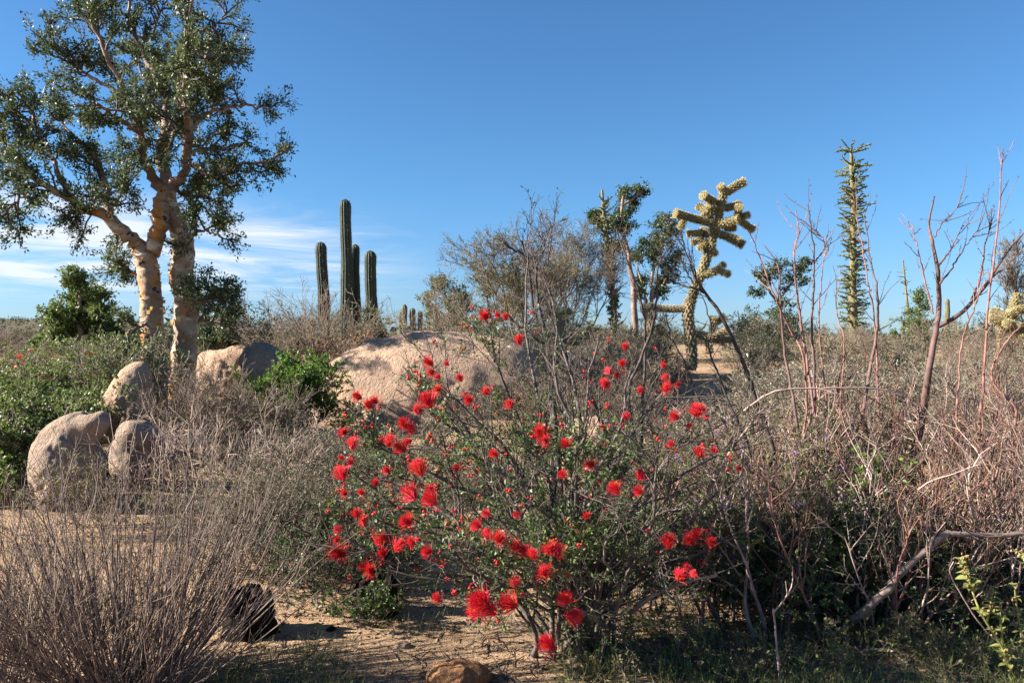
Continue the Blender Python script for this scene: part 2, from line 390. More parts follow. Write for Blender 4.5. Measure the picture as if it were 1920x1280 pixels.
hx = np.linspace(-900, -60, 150); hy = np.linspace(240, 620, 70)
HX, HY = np.meshgrid(hx, hy)
prof = sstep(-60, -230, HX) * np.sin(np.clip((HY - 240) / 380, 0, 1) * np.pi) ** 0.8
def hillz(x, y):
    pr = sstep(60, 215, -x) * np.sin(np.clip((y - 240) / 380, 0, 1) * np.pi) ** 0.8
    return 0.6 + pr * (11.0 + 1.2 * fbm(np.stack([x * 0.012, y * 0.012, 0 * x], -1), 3)) - 0.7 * (1 - pr)
V = np.stack([HX, HY, hillz(HX, HY)], -1).reshape(-1, 3)
i = np.arange(69)[:, None] * 150 + np.arange(149)[None]
hill = mesh_obj('hill', V, [np.stack([i, i + 1, i + 151, i + 150], -1).reshape(-1, 4)], M['hill']); hill['kind'] = 'structure'

# ------------------------------------------------------------------ rocks
def ico(n):
    import bmesh
    bm = bmesh.new(); bmesh.ops.create_icosphere(bm, subdivisions=n, radius=1.0)
    v = np.array([x.co[:] for x in bm.verts]); f = np.array([[w.index for w in x.verts] for x in bm.faces]); bm.free()
    return v, f
ICO = {n: ico(n) for n in (3, 4, 5, 6)}

def rock(name, label, ells, d, mtl, sd, sub=5, k=0.10, amp=0.05, freq=2.0, cat='boulder', group=None, cracks=0.0, depth=0.85):
    """ells: (px, py, rx, ry[, ddepth]) blobs in photograph pixels at distance d, merged into one stone"""
    seed(sd)
    E = []
    for e in ells:
        c = at(e[0], e[1], d); s = d / F
        dep = e[5] if len(e) > 5 else depth
        c = c + np.array([0, e[4] if len(e) > 4 else 0, 0])
        E.append((c, np.array([e[2] * s, (e[2] + e[3]) * 0.5 * s * dep * 1.05, e[3] * s])))
    C = E[0][0]; dirs, F_ = ICO[sub]
    big = max(np.linalg.norm(c - C) + r.max() for c, r in E) * 1.3
    t = np.full(len(dirs), big)
    def sdf(p):
        v = None
        for c, r in E:
            q = (p - c) / r; l = np.linalg.norm(q, axis=-1)
            dd = (l - 1) * np.min(r)
            if v is None: v = dd
            else:
                kk = k * E[0][1].min(); h = np.clip(0.5 + 0.5 * (v - dd) / kk, 0, 1)
                v = v * (1 - h) + dd * h - kk * h * (1 - h)
        return v
    for it in range(90):
        t = np.maximum(t - np.maximum(sdf(C + dirs * t[:, None]), 0) * 0.7, 0.02)
    P = C + dirs * t[:, None]
    size = E[0][1].mean()
    nz = fbm((P - C) / size * freq + sd * 3.1, 5)
    P = P + dirs * (nz * amp * size)[:, None]
    P = P - dirs * (np.maximum(0, vnoise((P - C) / size * freq * 4.0 + sd) - 0.25) * amp * 0.8 * size)[:, None]
    P = P + dirs * (fbm((P - C) / size * 14.0 + sd, 2) * amp * 0.10 * size)[:, None]
    if cracks:
        cz = np.abs(vnoise((P - C) / size * np.array([1.2, 1.2, 3.0]) + sd))
        P = P - dirs * (cracks * size * (1 - sstep(0, 0.07, cz)))[:, None]
    zmin = ground(P[:, 0], P[:, 1]) - 0.15
    P[:, 2] = np.maximum(P[:, 2], zmin)
    org = np.array([C[0], C[1], float(ground(C[0], C[1]))])
    o = mesh_obj(name, P, [F_], mtl, origin=org)
    return tag(o, label, cat, group)

rock('boulder', 'hunched grey-tan granite boulder with a knob like a bowed head', [(128, 890, 61, 98), (108, 852, 40, 62), (188, 790, 30, 21, -0.10), (150, 800, 46, 27, -0.03)], 6.3, M['granite_grey'], 3, sub=6, k=0.16, amp=0.06, freq=2.6)
rock('boulder', 'upright granite boulder with an overhanging lip, beside the hunched boulder', [(258, 862, 48, 66), (272, 812, 36, 30, -0.16), (290, 860, 20, 60)], 6.9, M['granite_grey'], 5, sub=5, k=0.12, amp=0.06, freq=2.4)
rock('boulder', 'leaning pale granite slab at the foot of the twin-trunked tree', [(226, 775, 42, 52), (200, 815, 38, 44), (246, 730, 32, 40), (262, 700, 20, 22), (262, 790, 30, 60)], 8.9, M['granite'], 7, sub=6, k=0.5, amp=0.07, freq=2.2, cracks=0.03)
rock('boulder', 'squat granite boulder between the twin-trunked tree and the green bush', [(502, 705, 44, 58), (482, 676, 30, 30), (528, 690, 22, 30)], 11.6, M['granite_grey'], 9, sub=5, k=0.2, amp=0.10, freq=1.9, cracks=0.05)
rock('boulder', 'broad flat-topped granite boulder just right of the tree trunks', [(425, 718, 74, 54), (470, 664, 52, 16), (392, 690, 30, 30)], 12.3, M['granite'], 13, sub=5, k=0.25, amp=0.11, freq=2.0, cracks=0.05)
rock('boulder', 'huge pink-tan domed granite boulder behind the red-flowered bush', [(818, 790, 216, 150), (850, 745, 190, 112), (760, 800, 158, 120, -0.15), (980, 735, 110, 82, 0.5), (700, 770, 92, 96)], 10.6, M['granite'], 17, sub=6, k=0.45, amp=0.030, freq=2.6, cracks=0.012, depth=0.62)
rock('rock_flake', 'rough flat flake of granite lying on top of the huge domed boulder', [(722, 648, 46, 14), (752, 640, 26, 10), (690, 655, 18, 10)], 11.0, M['granite'], 19, sub=5, k=0.3, amp=0.14, freq=2.5, cat='rock')
rock('boulder', 'half-hidden pale granite boulder seen through the red-flowered bush', [(1105, 835, 66, 52), (1150, 850, 40, 40)], 7.0, M['granite'], 23, sub=5, k=0.3, amp=0.07)
rock('boulder', 'low pale granite boulder half buried behind the red-flowered bush', [(960, 1000, 90, 46), (900, 990, 60, 30)], 5.6, M['granite'], 29, sub=4, k=0.3, amp=0.07)
rock('boulder', 'round pink boulder among the weeds left of the slab', [(32, 708, 30, 20)], 15, M['granite'], 31, sub=4, amp=0.08)
rock('boulder', 'small grey boulder among the weeds beyond the hunched boulder', [(100, 716, 17, 14)], 14, M['granite_grey'], 33, sub=4, amp=0.08)
# foreground stones
rock('stone', 'small pale stone on the sunlit sand beside the rusty rock', [(755, 1212, 17, 11), (745, 1222, 10, 9)], 3.38, M['granite'], 41, sub=4, amp=0.08, cat='stone')
rock('stone', 'rusty brown flat rock on the sand below the red-flowered bush', [(862, 1262, 60, 24), (830, 1268, 34, 20)], 3.05, M['rock_rust'], 43, sub=4, amp=0.14, freq=2.2, cat='rock', cracks=0.06)
rock('stone', 'small dark stone lying against the charred stump on the sand', [(656, 1166, 16, 11)], 3.72, M['rock_dark'], 45, sub=3, amp=0.12, cat='stone')
rock('stone', 'little upright black stone standing in the shade on the sand', [(620, 1190, 12, 17)], 3.55, M['rock_dark'], 47, sub=3, amp=0.12, cat='stone')

def stump(label, px, py, rpx, hpx, d, sd):
    seed(sd)
    s = d / F; b = at(px, py, d); b[2] = float(ground(b[0], b[1])) - 0.03
    n, m = 26, 14
    V = []
    top = hpx * s + 0.03
    a = np.arange(n) * 2 * np.pi / n
    rag = 0.75 + 0.30 * vnoise(np.stack([np.cos(a) * 1.7 + sd, np.sin(a) * 1.7, 0 * a], -1)) + 0.12 * R.normal(size=n)
    for k in range(m):
        u = k / (m - 1)
        r = rpx * s * (1.12 - 0.2 * u + 0.16 * (1 - u) ** 4) * (1 + 0.09 * np.cos(a * 9) + 0.07 * R.normal(size=n))
        V.append(np.stack([b[0] + r * np.cos(a), b[1] + r * np.sin(a), b[2] + top * u * np.where(u > 0.6, 1 + (rag - 1) * (u - 0.6) / 0.4, 1)], -1))
    r = rpx * s * 0.55
    V.append(np.stack([b[0] + r * np.cos(a), b[1] + r * np.sin(a), b[2] + top * rag * 0.62], -1))
    V = np.concatenate(V + [[[b[0], b[1], b[2] + top * 0.4]]])
    i = np.arange(m)[:, None] * n + np.arange(n)[None]; j = np.arange(m)[:, None] * n + (np.arange(n)[None] + 1) % n
    q = np.stack([i, j, j + n, i + n], -1).reshape(-1, 4)
    e = m * n + np.arange(n)
    t = np.stack([e, m * n + (np.arange(n) + 1) % n, np.full(n, len(V) - 1)], -1)
    o = mesh_obj('stump', V, [q, t], M['rock_dark'], origin=b, smooth=False)
    tag(o, label, 'stump', 'charred stumps on the sand')
stump('charred ragged stump under the left edge of the red-flowered bush', 704, 1150, 36, 82, 3.8, 51)
stump('charred stump half hidden by the grey leafless fan-shaped shrub', 468, 1195, 42, 84, 3.5, 53)

# ------------------------------------------------------------------ generic shrubs
def skeleton(loc, n, h, spread, levels, r0, base_r=0.1, wander=0.12, up=0.05, N=7, lean=(0, 0), lenvar=(0.7, 1.1), expo=0.7):
    a = R.uniform(0, 2 * np.pi, n); u = R.uniform(0, 1, n) ** expo * spread
    d = np.stack([np.sin(u) * np.cos(a) + lean[0], np.sin(u) * np.sin(a) + lean[1], np.cos(u)], -1)
    rb = base_r * np.sqrt(R.uniform(0, 1, n))
    st = np.array(loc)[None] + np.stack([np.cos(a) * rb, np.sin(a) * rb, 0 * a], -1)
    st[:, 2] = ground(st[:, 0], st[:, 1]) - 0.03 + (loc[2] - float(ground(loc[0], loc[1])))
    ln = h * R.uniform(*lenvar, n)
    P = grow(st, d, ln, N, wander, up)
    out = [(P, taper(n, N, r0 * R.uniform(0.7, 1.2, n), r0 * 0.35), np.arange(n))]
    for lv in levels:
        pp, pr, root = out[-1]
        s, dd, idx, t = spawn(pp, lv['n'], lv.get('t0', 0.25), lv.get('t1', 1.0), lv.get('ang', 0.6), lv.get('sd', 0.25))
        l = lv['len'] * h * R.uniform(0.5, 1.2, len(s)) * (1.15 - 0.5 * t)
        Np = lv.get('N', 4)
        C = grow(s, dd, l, Np, lv.get('wander', 0.2), lv.get('up', 0.08))
        rp = pr[idx, np.minimum((t * (pp.shape[1] - 1)).astype(int), pp.shape[1] - 1)] * lv.get('r', 0.6)
        rp = np.maximum(rp, lv.get('rmin', 0.0008))
        out.append((C, taper(len(s), Np, rp, np.maximum(rp * 0.4, lv.get('rmin', 0.0008) * 0.7)), root[idx]))
    return out

def leaf_on(mb, P, per, L, W, t0=0.15, jitter=0.0, ang=0.9, keep=None):
    s, d, idx, t = spawn(P, per, t0, 1.0, ang, 0.4)
    if jitter: s = s + R.normal(size=s.shape) * jitter
    if keep is not None:
        k = keep(s); s, d = s[k], d[k]
    V, q = leaves(s, d, L, W); mb.add(V, q)
    return s

def shrub(name, label, cat, loc, n, h, spread, levels, r0, twig, leaf=None, group=None, split=False, sd=0, flowers=None, **kw):
    seed(sd)
    if not split: n = max(6, int(n * 0.72))
    loc = np.array(loc, float); loc[2] = float(ground(loc[0], loc[1])) if len(loc) > 2 and loc[2] == 0 else loc[2]
    dist = math.hypot(loc[0], loc[1]); r0 = max(r0, 0.00052 * dist)
    levels = [dict(l, rmin=max(l.get('rmin', 0.0008), (0.00034 if dist < 12 else 0.00026) * dist)) for l in levels]
    T = thing(name, label, cat, loc, group)
    sk = skeleton(loc, n, h, spread, levels, r0, **kw)
    if split:
        for k in range(n):
            mb = MB()
            for li, (P, r, root) in enumerate(sk):
                m = root == k
                if m.any(): mb.tubes(P[m], r[m], 5 if li == 0 else 3)
            mb.build('stem', twig, T)
    else:
        mb = MB()
        for li, (P, r, root) in enumerate(sk): mb.tubes(P, r, 3)
        mb.build('branches', twig, T, kind='stuff')
    for lf in ([leaf] if isinstance(leaf, dict) else (leaf or [])):
        mb = MB(); leaf_on(mb, sk[lf.get('on', -1)][0], lf['per'], lf['L'], lf['W'], lf.get('t0', 0.1), lf.get('jitter', 0.0), lf.get('ang', 0.9))
        mb.build(lf.get('name', 'leaves'), lf['mat'], T, kind='stuff', smooth=False)
    if flowers:
        P = sk[-1][0]; idx = R.integers(0, len(P), flowers['n']); pos = P[idx, -1]
        mb = MB()
        for z in range(5):
            V, q = leaves(pos, R.normal(size=pos.shape) + np.array([0, 0, 0.4]), flowers['s'], flowers['s'] * 0.8); mb.add(V, q)
        mb.build('flowers', flowers['mat'], T, kind='stuff', smooth=False)
    return T, sk

def gp(px, d):
    """a point on the ground below photograph column px at distance d"""
    x = (px - 960) * d / F
    return np.array([x, d, float(ground(x, d))])

# ------------------------------------------------------------------ trees given by limbs and leaf clumps
def limb_px(path, d, w0, w1, N):
    """path of (px, py[, ddepth]); widths in px -> pts (N,3), radii (N)"""
    P = np.array([at(p[0], p[1], d + (p[2] if len(p) > 2 else 0)) for p in path])
    P = smooth_path(P, N)
    u = np.linspace(0, 1, N)
    return P, (w0 + (w1 - w0) * u) * 0.5 * d / F

def clump_tree(name, label, cat, d, limbs, clumps, leafmat, barkmat, L, W, dens=1.0, group=None, sd=1, deps=0.8, twigmat=None):
    seed(sd)
    base = at(limbs[0][0][0][0], limbs[0][0][0][1], d); base[2] = float(ground(base[0], base[1]))
    T = thing(name, label, cat, base, group)
    nodes = []; nrad = []
    for li, (path, w0, w1) in enumerate(limbs):
        path = [tuple(p) for p in path]
        P, r = limb_px(path, d, w0, w1, 16)
        if li == 0: P[0, 2] = min(P[0, 2], base[2] - 0.05)
        P[1:-1] += R.normal(size=(14, 3)) * r[1:-1, None] * 0.25
        mb = MB(); mb.tubes(P[None], (r * (1 + 0.08 * R.normal(size=16)))[None], 9); mb.build('trunk' if li == 0 else 'branch', barkmat, T)
        nodes.append(P[4:]); nrad.append(r[4:])
    nodes = np.concatenate(nodes); nrad = np.concatenate(nrad)
    tw = MB(); lf = MB()
    for c in clumps:
        rp = c[2] * d / F; C = at(c[0], c[1], d) + np.array([0, (R.uniform(-1, 1) * deps * rp * 2) if len(c) < 4 else c[3], 0])
        k = np.argmin(np.linalg.norm(nodes - C, axis=1) + 0.4 * np.maximum(nodes[:, 2] - C[2], 0)); s = nodes[k]
        mid = (s + C) / 2 + R.normal(size=3) * 0.12 * np.linalg.norm(C - s) - np.array([0, 0, 0.1 * np.linalg.norm(C - s)])
        P = smooth_path(np.array([s, mid, C]), 8); r = np.linspace(min(nrad[k] * 0.6, 0.05), 0.012, 8)
        tw.tubes(P[None], r[None], 5)
        n = max(6, int(13 * dens))
        dr = R.normal(size=(n, 3)); dr = norm(dr) * np.array([1, 1, 0.75]) + np.array([0, 0, 0.1])
        st = P[R.integers(3, 8, n)]
        tp = grow(st, dr, rp * R.uniform(0.45, 1.35, n), 5, 0.3, 0.03); tw.tubes(tp, taper(n, 5, 0.010, 0.004), 3)
        s2, d2, _, _ = spawn(tp, 5, 0.3, 1, 0.8); t2 = grow(s2, d2, rp * R.uniform(0.2, 0.5, len(s2)), 3, 0.3, 0.03); tw.tubes(t2, taper(len(s2), 3, 0.005, 0.002), 3)
        per = max(3, int(6.5 * dens))
        leaf_on(lf, t2, per, L, W, 0.2, jitter=L * 0.5); leaf_on(lf, tp, per, L, W, 0.4, jitter=L * 0.5)
    tw.build('twigs', twigmat or barkmat, T, kind='stuff')
    lf.build('crown', leafmat, T, kind='stuff', smooth=False)
    return T

# ------------------------------------------------------------------ the twin-trunked elephant tree
def elephant_tree():
    seed(101)
    d = 11.0
    base = at(305, 780, d); base[2] = float(ground(base[0], base[1]))
    T = thing('elephant_tree', 'tall twin-trunked tree with peeling cream and orange bark and small dark leaves', 'tree', base)
    trunks = [([(291, 800, 0), (290, 777, 0), (292, 695, 0), (285, 612, 0), (284, 557, 0), (277, 506, 0), (273, 478, 0)], 47, 36),
              ([(338, 790, .35), (338, 750, .35), (344, 690, .35), (348, 620, .3), (347, 560, .3), (339, 520, .3), (344, 470, .25), (336, 430, .2), (320, 395, .15), (311, 352, .1)], 50, 33)]
    # (path, w0, w1)
    limbs = [
        ([(273, 484, 0), (258, 462, 0), (235, 440, -.1), (202, 410, -.2), (161, 393, -.35), (127, 371, -.5), (75, 341, -.6), (30, 316, -.7)], 33, 6),
        ([(205, 413, -.2), (200, 370, -.1), (193, 335, 0), (169, 285, .1), (139, 258, .2), (110, 222, .3)], 17, 4),
        ([(275, 484, 0), (294, 450, -.02), (300, 415, -.05), (303, 380, 0), (311, 350, .08)], 30, 26),
        ([(311, 358, .1), (288, 336, 0), (277, 318, -.1), (268, 280, -.2), (262, 247, -.3), (240, 187, -.5), (210, 120, -.6), (187, 75, -.7), (165, 30, -.8)], 22, 4),
        ([(313, 356, .1), (307, 300, .3), (310, 230, .4), (313, 187, .5), (292, 139, .6), (262, 94, .7), (246, 37, .8), (240, -20, .8)], 24, 4),
        ([(318, 356, .1), (338, 335, .1), (349, 300, 0), (352, 225, -.3), (340, 169, -.5), (334, 131, -.5), (345, 75, -.6), (358, 20, -.6), (360, -30, -.6)], 22, 4),
        ([(347, 312, 0), (362, 309, -.1), (380, 319, -.3), (397, 331, -.4), (431, 313, -.5), (487, 307, -.5), (525, 292, -.5), (548, 276, -.5)], 11, 3.5),
        ([(352, 246, -.2), (394, 212, 0), (450, 199, .2), (508, 205, .4)], 11, 3),
        ([(350, 290, 0), (380, 282, .4), (412, 277, .7), (470, 268, 1.0)], 9, 3),
        ([(334, 165, -.5), (365, 130, -.3), (394, 108, -.1), (430, 92, 0)], 9, 3),
        ([(345, 80, -.6), (375, 60, -.5), (405, 46, -.4), (428, 22, -.3)], 7, 2),
        ([(344, 452, .25), (375, 433, -.1), (410, 441, -.3)], 8, 3),
        ([(346, 600, .3), (375, 572, 0), (405, 556, -.2), (435, 570, -.3)], 8, 3),
        ([(348, 610, .3), (375, 600, .6), (400, 605, .8), (425, 600, .9)], 8, 3),
        ([(280, 525, 0), (250, 512, .2), (225, 498, .3), (203, 500, .3)], 8, 3),
        ([(286, 600, 0), (262, 610, -.2), (240, 625, -.3), (222, 660, -.3)], 7, 3),
        ([(312, 352, .1), (350, 365, .5), (385, 370, .8), (418, 382, 1.0)], 9, 3),
        ([(127, 371, -.5), (100, 300, -.3), (70, 240, -.1), (50, 195, 0), (20, 175, 0)], 10, 3),
        ([(75, 341, -.6), (40, 370, -.8), (5, 405, -.9), (-30, 425, -.9)], 6, 2.5),
        ([(75, 341, -.6), (20, 280, -.2), (-30, 240, 0), (-70, 200, 0)], 8, 3),
        ([(310, 250, .3), (290, 200, 1.0), (270, 150, 1.5), (255, 110, 1.8)], 10, 3),
        ([(311, 300, .3), (330, 240, 1.1), (370, 170, 1.7), (400, 150, 1.9)], 10, 3),
        ([(262, 250, -.3), (225, 225, -.9), (190, 200, -1.4), (160, 180, -1.6)], 9, 3),
        ([(352, 230, -.3), (345, 180, -1.1), (350, 120, -1.6), (375, 90, -1.8)], 9, 3),
        ([(240, 187, -.5), (180, 150, -.4), (120, 110, -.3), (70, 62, -.2)], 8, 3),
        ([(210, 120, -.6), (180, 60, 0), (160, 10, .3), (150, -30, .4)], 6, 2.5),
        ([(262, 94, .7), (290, 50, .9), (310, 0, 1.0), (320, -40, 1)], 6, 2.5),
        ([(202, 410, -.2), (215, 380, -.5), (235, 355, -.7), (240, 340, -.8)], 8, 3),
    ]
    for path, w0, w1 in trunks:
        n, N = 40, 90
        P, r = limb_px(path, d, w0, w1, N)
        P[:8, 2] -= np.linspace(0.25, 0, 8)
        a = np.arange(n) * 2 * np.pi / n
        rr_ = r[:, None] * (1 + 0.05 * R.normal(size=(N, 1)) * 0.4 + 0.0 * a[None])
        g3 = P[:, None] + np.stack([np.cos(a), np.sin(a), 0 * a], -1)[None] * r[:, None, None]
        rr_ = rr_ * (1 + 0.10 * fbm(g3 * 4.5, 3) + 0.07 * fbm(g3 * np.array([10, 10, 16]), 2))
        u = np.linspace(0, 1, N); rr_ = rr_ * (1 + 0.35 * np.exp(-u[:, None] * 22))
        V, f = tube_arrays(P[None], rr_[None], n)
        to = mesh_obj('trunk', V, [f], M['bark_torote'], T)
        # curling flakes of bark
        K = 80; ui = R.integers(6, N - 6, K); ai = R.uniform(0, 6.28, K)
        nrm = np.stack([np.cos(ai), np.sin(ai), 0 * ai], -1); pos = P[ui] + nrm * (r[ui] * 1.02)[:, None]
        tan = np.cross(nrm, [0, 0, 1.0]) * np.where(R.random(K) < 0.5, 1, -1)[:, None]
        hh = R.uniform(0.008, 0.035, K)[:, None]; ww = R.uniform(0.02, 0.06, K)[:, None]; zz = np.array([0, 0, 1.0])
        A = pos - zz * hh; B = pos + zz * hh
        C_ = B + tan * ww * 0.6 + nrm * ww * 0.15; D_ = A + tan * ww * 0.6 + nrm * ww * 0.15
        E_ = B * 0.9 + A * 0.1 + tan * ww + nrm * ww * 0.55; G_ = A * 0.9 + B * 0.1 + tan * ww * 0.95 + nrm * ww * 0.5
        VV = np.stack([A, B, C_, D_, E_, G_], 1); b6 = np.arange(K)[:, None] * 6
        qq = np.concatenate([b6 + np.array([[0, 1, 2, 3]]), b6 + np.array([[3, 2, 4, 5]])])
        mesh_obj('bark_flakes', VV.reshape(-1, 3), [qq], M['peel'], to, origin=np.array(T.location), kind='stuff')
    tw = MB(); lf = MB()
    for li, (path, w0, w1) in enumerate(limbs):
        N = 26
        P, r = limb_px(path, d, w0, w1, N)
        P[2:-1] += R.normal(size=(N - 3, 3)) * (0.012 + r[2:-1, None] * 0.10)
        mb = MB(); mb.tubes(P[None], (r * (1 + 0.07 * R.normal(size=N)))[None], 14 if w0 > 16 else 7)
        mb.build('branch', M['bark_torote'] if w0 > 25 else M['bark_upper'], T)
        if li == 2: continue
        big = li in (0, 1, 3, 4, 5, 17)
        t0 = {0: 0.45, 3: 0.2, 4: 0.2, 5: 0.2}.get(li, 0.25)
        length = np.linalg.norm(np.diff(P, axis=0), axis=1).sum()
        n = int(max(4, length * (8.5 if li not in (6, 12, 13) else 10.0)))
        s, dd, idx, t = spawn(P[None], n, t0, 1.0, 0.85, 0.3)
        l = R.uniform(0.28, 0.72, n) * (1.15 - 0.4 * t) * (0.75 if li in (6, 12, 11, 14, 15) else 1.0)
        S = grow(s, dd, l, 6, 0.28, 0.05); tw.tubes(S, taper(n, 6, 0.016, 0.006), 4)
        s2, d2, i2, t2 = spawn(S, 6, 0.2, 1.0, 0.75, 0.3); K = len(s2)
        S2 = grow(s2, d2, R.uniform(0.12, 0.32, K), 4, 0.3, 0.06); tw.tubes(S2, taper(K, 4, 0.007, 0.003), 3)
        keep = np.array([vnoise(np.array([[p[-1][0] * 2.3, p[-1][1] * 2.3, p[-1][2] * 2.3]]))[0] > -0.55 for p in S2])
        if li == 10: keep[:] = R.random(len(keep)) < 0.3
        S2k = S2[keep]
        if len(S2k):
            dens = 30 if li in (6, 12, 13) else 34
            leaf_on(lf, S2k, dens, 0.054, 0.023, 0.05, jitter=0.03, ang=0.8)
            leaf_on(lf, S[:, 2:], 18, 0.054, 0.023, 0.2, jitter=0.03)
    tw.build('twigs', M['twig_dark'], T, kind='stuff'); lf.build('crown', M['leaf_torote'], T, kind='stuff', smooth=False)
    # dark tuft of moss hanging from the long left limb
    c = at(141, 415, d - 0.4)
    st = c + R.normal(size=(160, 3)) * np.array([0.05, 0.05, 0.07]); mb = MB()
    G = grow(st, R.normal(size=(160, 3)) + [0, 0, -0.8], R.uniform(0.08, 0.2, 160), 4, 0.4, -0.15); mb.tubes(G, taper(160, 4, 0.005, 0.002), 3)
    top = at(141, 392, d - 0.38); mb.tubes(smooth_path(np.array([top, c]), 4)[None], np.full((1, 4), 0.006), 4)
    o = mb.build('ball_moss', M['nest'], None, origin=c); tag(o, 'dark shaggy tuft of moss hanging under the long limb of the twin-trunked tree', 'moss')
elephant_tree()

# ------------------------------------------------------------------ cacti
def column(name, base, top, rad, ribs, mtl, parent, bend=0.0, spines=True, phase=0.0):
    n, N = ribs * 6, 70
    L_ = np.linalg.norm(top - base)
    u = np.linspace(0, 1, N); P = base + (top - base) * u[:, None]
    P[:, 0] += bend * np.sin(u * np.pi) + 0.012 * np.sin(u * 9 + phase); P[:, 1] += 0.012 * np.cos(u * 7 + phase)
    hz = (1 - u) * L_
    cap = np.sqrt(np.clip(1 - (1 - np.clip(hz / (rad * 1.5), 0, 1)) ** 2, 0, 1))
    prof = rad * np.maximum(cap, 0.02) * (1 + 0.05 * np.sin(u * 11 + phase) + 0.03 * np.sin(u * 27 + 2 * phase)) * (0.94 + 0.08 * np.sin(np.pi * np.clip(u * 1.1, 0, 1)))
    a = np.arange(n) * 2 * np.pi / n
    rib = 0.84 + 0.20 * np.abs(np.cos(a * ribs / 2 + phase))
    rr_ = prof[:, None] * rib[None] * (1 + 0.012 * R.normal(size=(N, n)))
    V, f = tube_arrays(P[None], rr_[None], n)
    o = mesh_obj(name, V, [f], mtl, parent)
    if spines:
        VV = V.reshape(N, n, 3); k = np.where(rib > 0.985 * rib.max())[0]
        base_p = VV[4:-1, k].reshape(-1, 3); ax = np.repeat(P[4:-1][:, None], len(k), 1).reshape(-1, 3)
        base_p = np.repeat(base_p, 3, 0); ax = np.repeat(ax, 3, 0)
        dr = norm(norm(base_p - ax) + R.normal(size=base_p.shape) * 0.5)
        m = len(dr); Q = np.stack([base_p, base_p + dr * 0.032], 1); mb = MB(); V_, q_ = leaves(base_p, dr, 0.034, 0.005, 0.5); mb.add(V_, q_)
        mb.build('spines', M['spine_grey'], o, origin=np.array(parent.location), kind='stuff')
    return o

def cardons():
    seed(201)
    d = 20.0
    b = gp(650, d); T = thing('cardon_cactus', 'tall dark green ribbed columnar cactus with four stems behind the bare shrub', 'cactus', b)
    for px, py, w, dd, bx in ((602, 453, 21, 0.1, 606), (648, 373, 21.5, 0, 647), (666, 457, 15, 0.25, 667), (695, 469, 21.5, -0.15, 693)):
        top = at(px, py, d + dd); base = gp(bx, d + dd) - np.array([0, 0, 0.1])
        column('stem', base, top, w * 0.5 * d / F, 13, M['cardon'], T, bend=R.uniform(-.03, .03), phase=R.uniform(0, 6))
    d = 38.0
    labs = ['distant olive ribbed columnar cactus, tallest of the row beyond the domed boulder',
            'distant olive columnar cactus, second of the row beyond the domed boulder',
            'distant pale columnar cactus, third of the row beyond the domed boulder',
            'distant pale columnar cactus at the end of the row next to the leafy tree',
            'distant slim columnar cactus pressed against the tallest of the row']
    for (px, py, w), lab in zip(((758, 570, 11.5), (774, 577, 11.5), (788, 582, 9.5), (805, 578, 9), (751, 583, 7)), labs):
        b = gp(px, d); T = thing('columnar_cactus', lab, 'cactus', b, 'distant columnar cacti')
        column('stem', b - np.array([0, 0, .1]), at(px, py, d), w * .5 * d / F, 11, M['cardon_olive'], T, phase=R.uniform(0, 6), spines=False)
    for px, py, w, d, lab in ((1776, 560, 9, 50, 'distant columnar cactus behind the leafless thorn shrubs, beside the thin spire'), (1812, 606, 7, 60, 'short distant columnar cactus on the plain behind the thorn shrubs'),
                              (47, 656, 13, 24, 'short dark columnar cactus among the weeds below the hill'), (1693, 600, 6, 60, 'small far columnar cactus under the thin spire')):
        b = gp(px, d); T = thing('columnar_cactus', lab, 'cactus', b, 'distant columnar cacti')
        column('stem', b - np.array([0, 0, .1]), at(px, py, d), w * .5 * d / F, 11, M['cardon_olive'] if px > 100 else M['cardon'], T, phase=R.uniform(0, 6), spines=False)
cardons()

def joint(mb_s, path, rad, parent, old=0.0, spine_len=0.03, name='joint'):
    """a knobbly cholla joint: tube with a lattice of warts and a coat of spines"""
    P0 = np.array(path, float); L_ = np.linalg.norm(np.diff(P0, axis=0), axis=1).sum() + rad
    N = int(max(16, L_ / rad * 7)); n = 40
    dirn = norm(P0[-1] - P0[-2])
    P0 = np.concatenate([P0, [P0[-1] + dirn * rad * 0.6]])
    P = smooth_path(P0, N); u = np.linspace(0, 1, N)
    e = np.clip((1 - u) * L_ / (rad * 1.1), 0, 1); s = np.clip(u * L_ / (rad * 0.8), 0, 1)
    prof = rad * np.sqrt(np.clip(1 - (1 - e) ** 2, 0.003, 1)) * (0.72 + 0.28 * np.sqrt(s))
    a = np.arange(n) * 2 * np.pi / n; ph = u[:, None] * L_ / rad * 2.3
    wart = np.abs(np.cos(5 * a[None] + ph) * np.cos(5 * a[None] - ph))
    rr_ = prof[:, None] * (0.74 + 0.36 * wart ** 0.8)
    V, f = tube_arrays(P[None], rr_[None], n)
    o = mesh_obj(name, V, [f], M['cholla_old'] if old > 0.5 else M['cholla'], parent)
    VV = V.reshape(N, n, 3)
    k = np.argwhere(wart > 0.72)
    k = k[(k[:, 0] > 1)]
    rep = 3
    k = np.repeat(k, rep, 0)
    bp = VV[k[:, 0], k[:, 1]]; nr = norm(bp - P[k[:, 0]]); tg = norm(np.gradient(P, axis=0))[k[:, 0]]
    dr = norm(nr + 0.75 * R.normal(size=nr.shape) + 0.25 * tg)
    m = len(bp); Q = np.stack([bp, bp + dr * (spine_len * R.uniform(0.6, 1.2, (m, 1)))], 1)
    V_, q_ = leaves(bp, dr, spine_len, 0.0052, 0.6); mb_s.add(V_, q_)
    return o

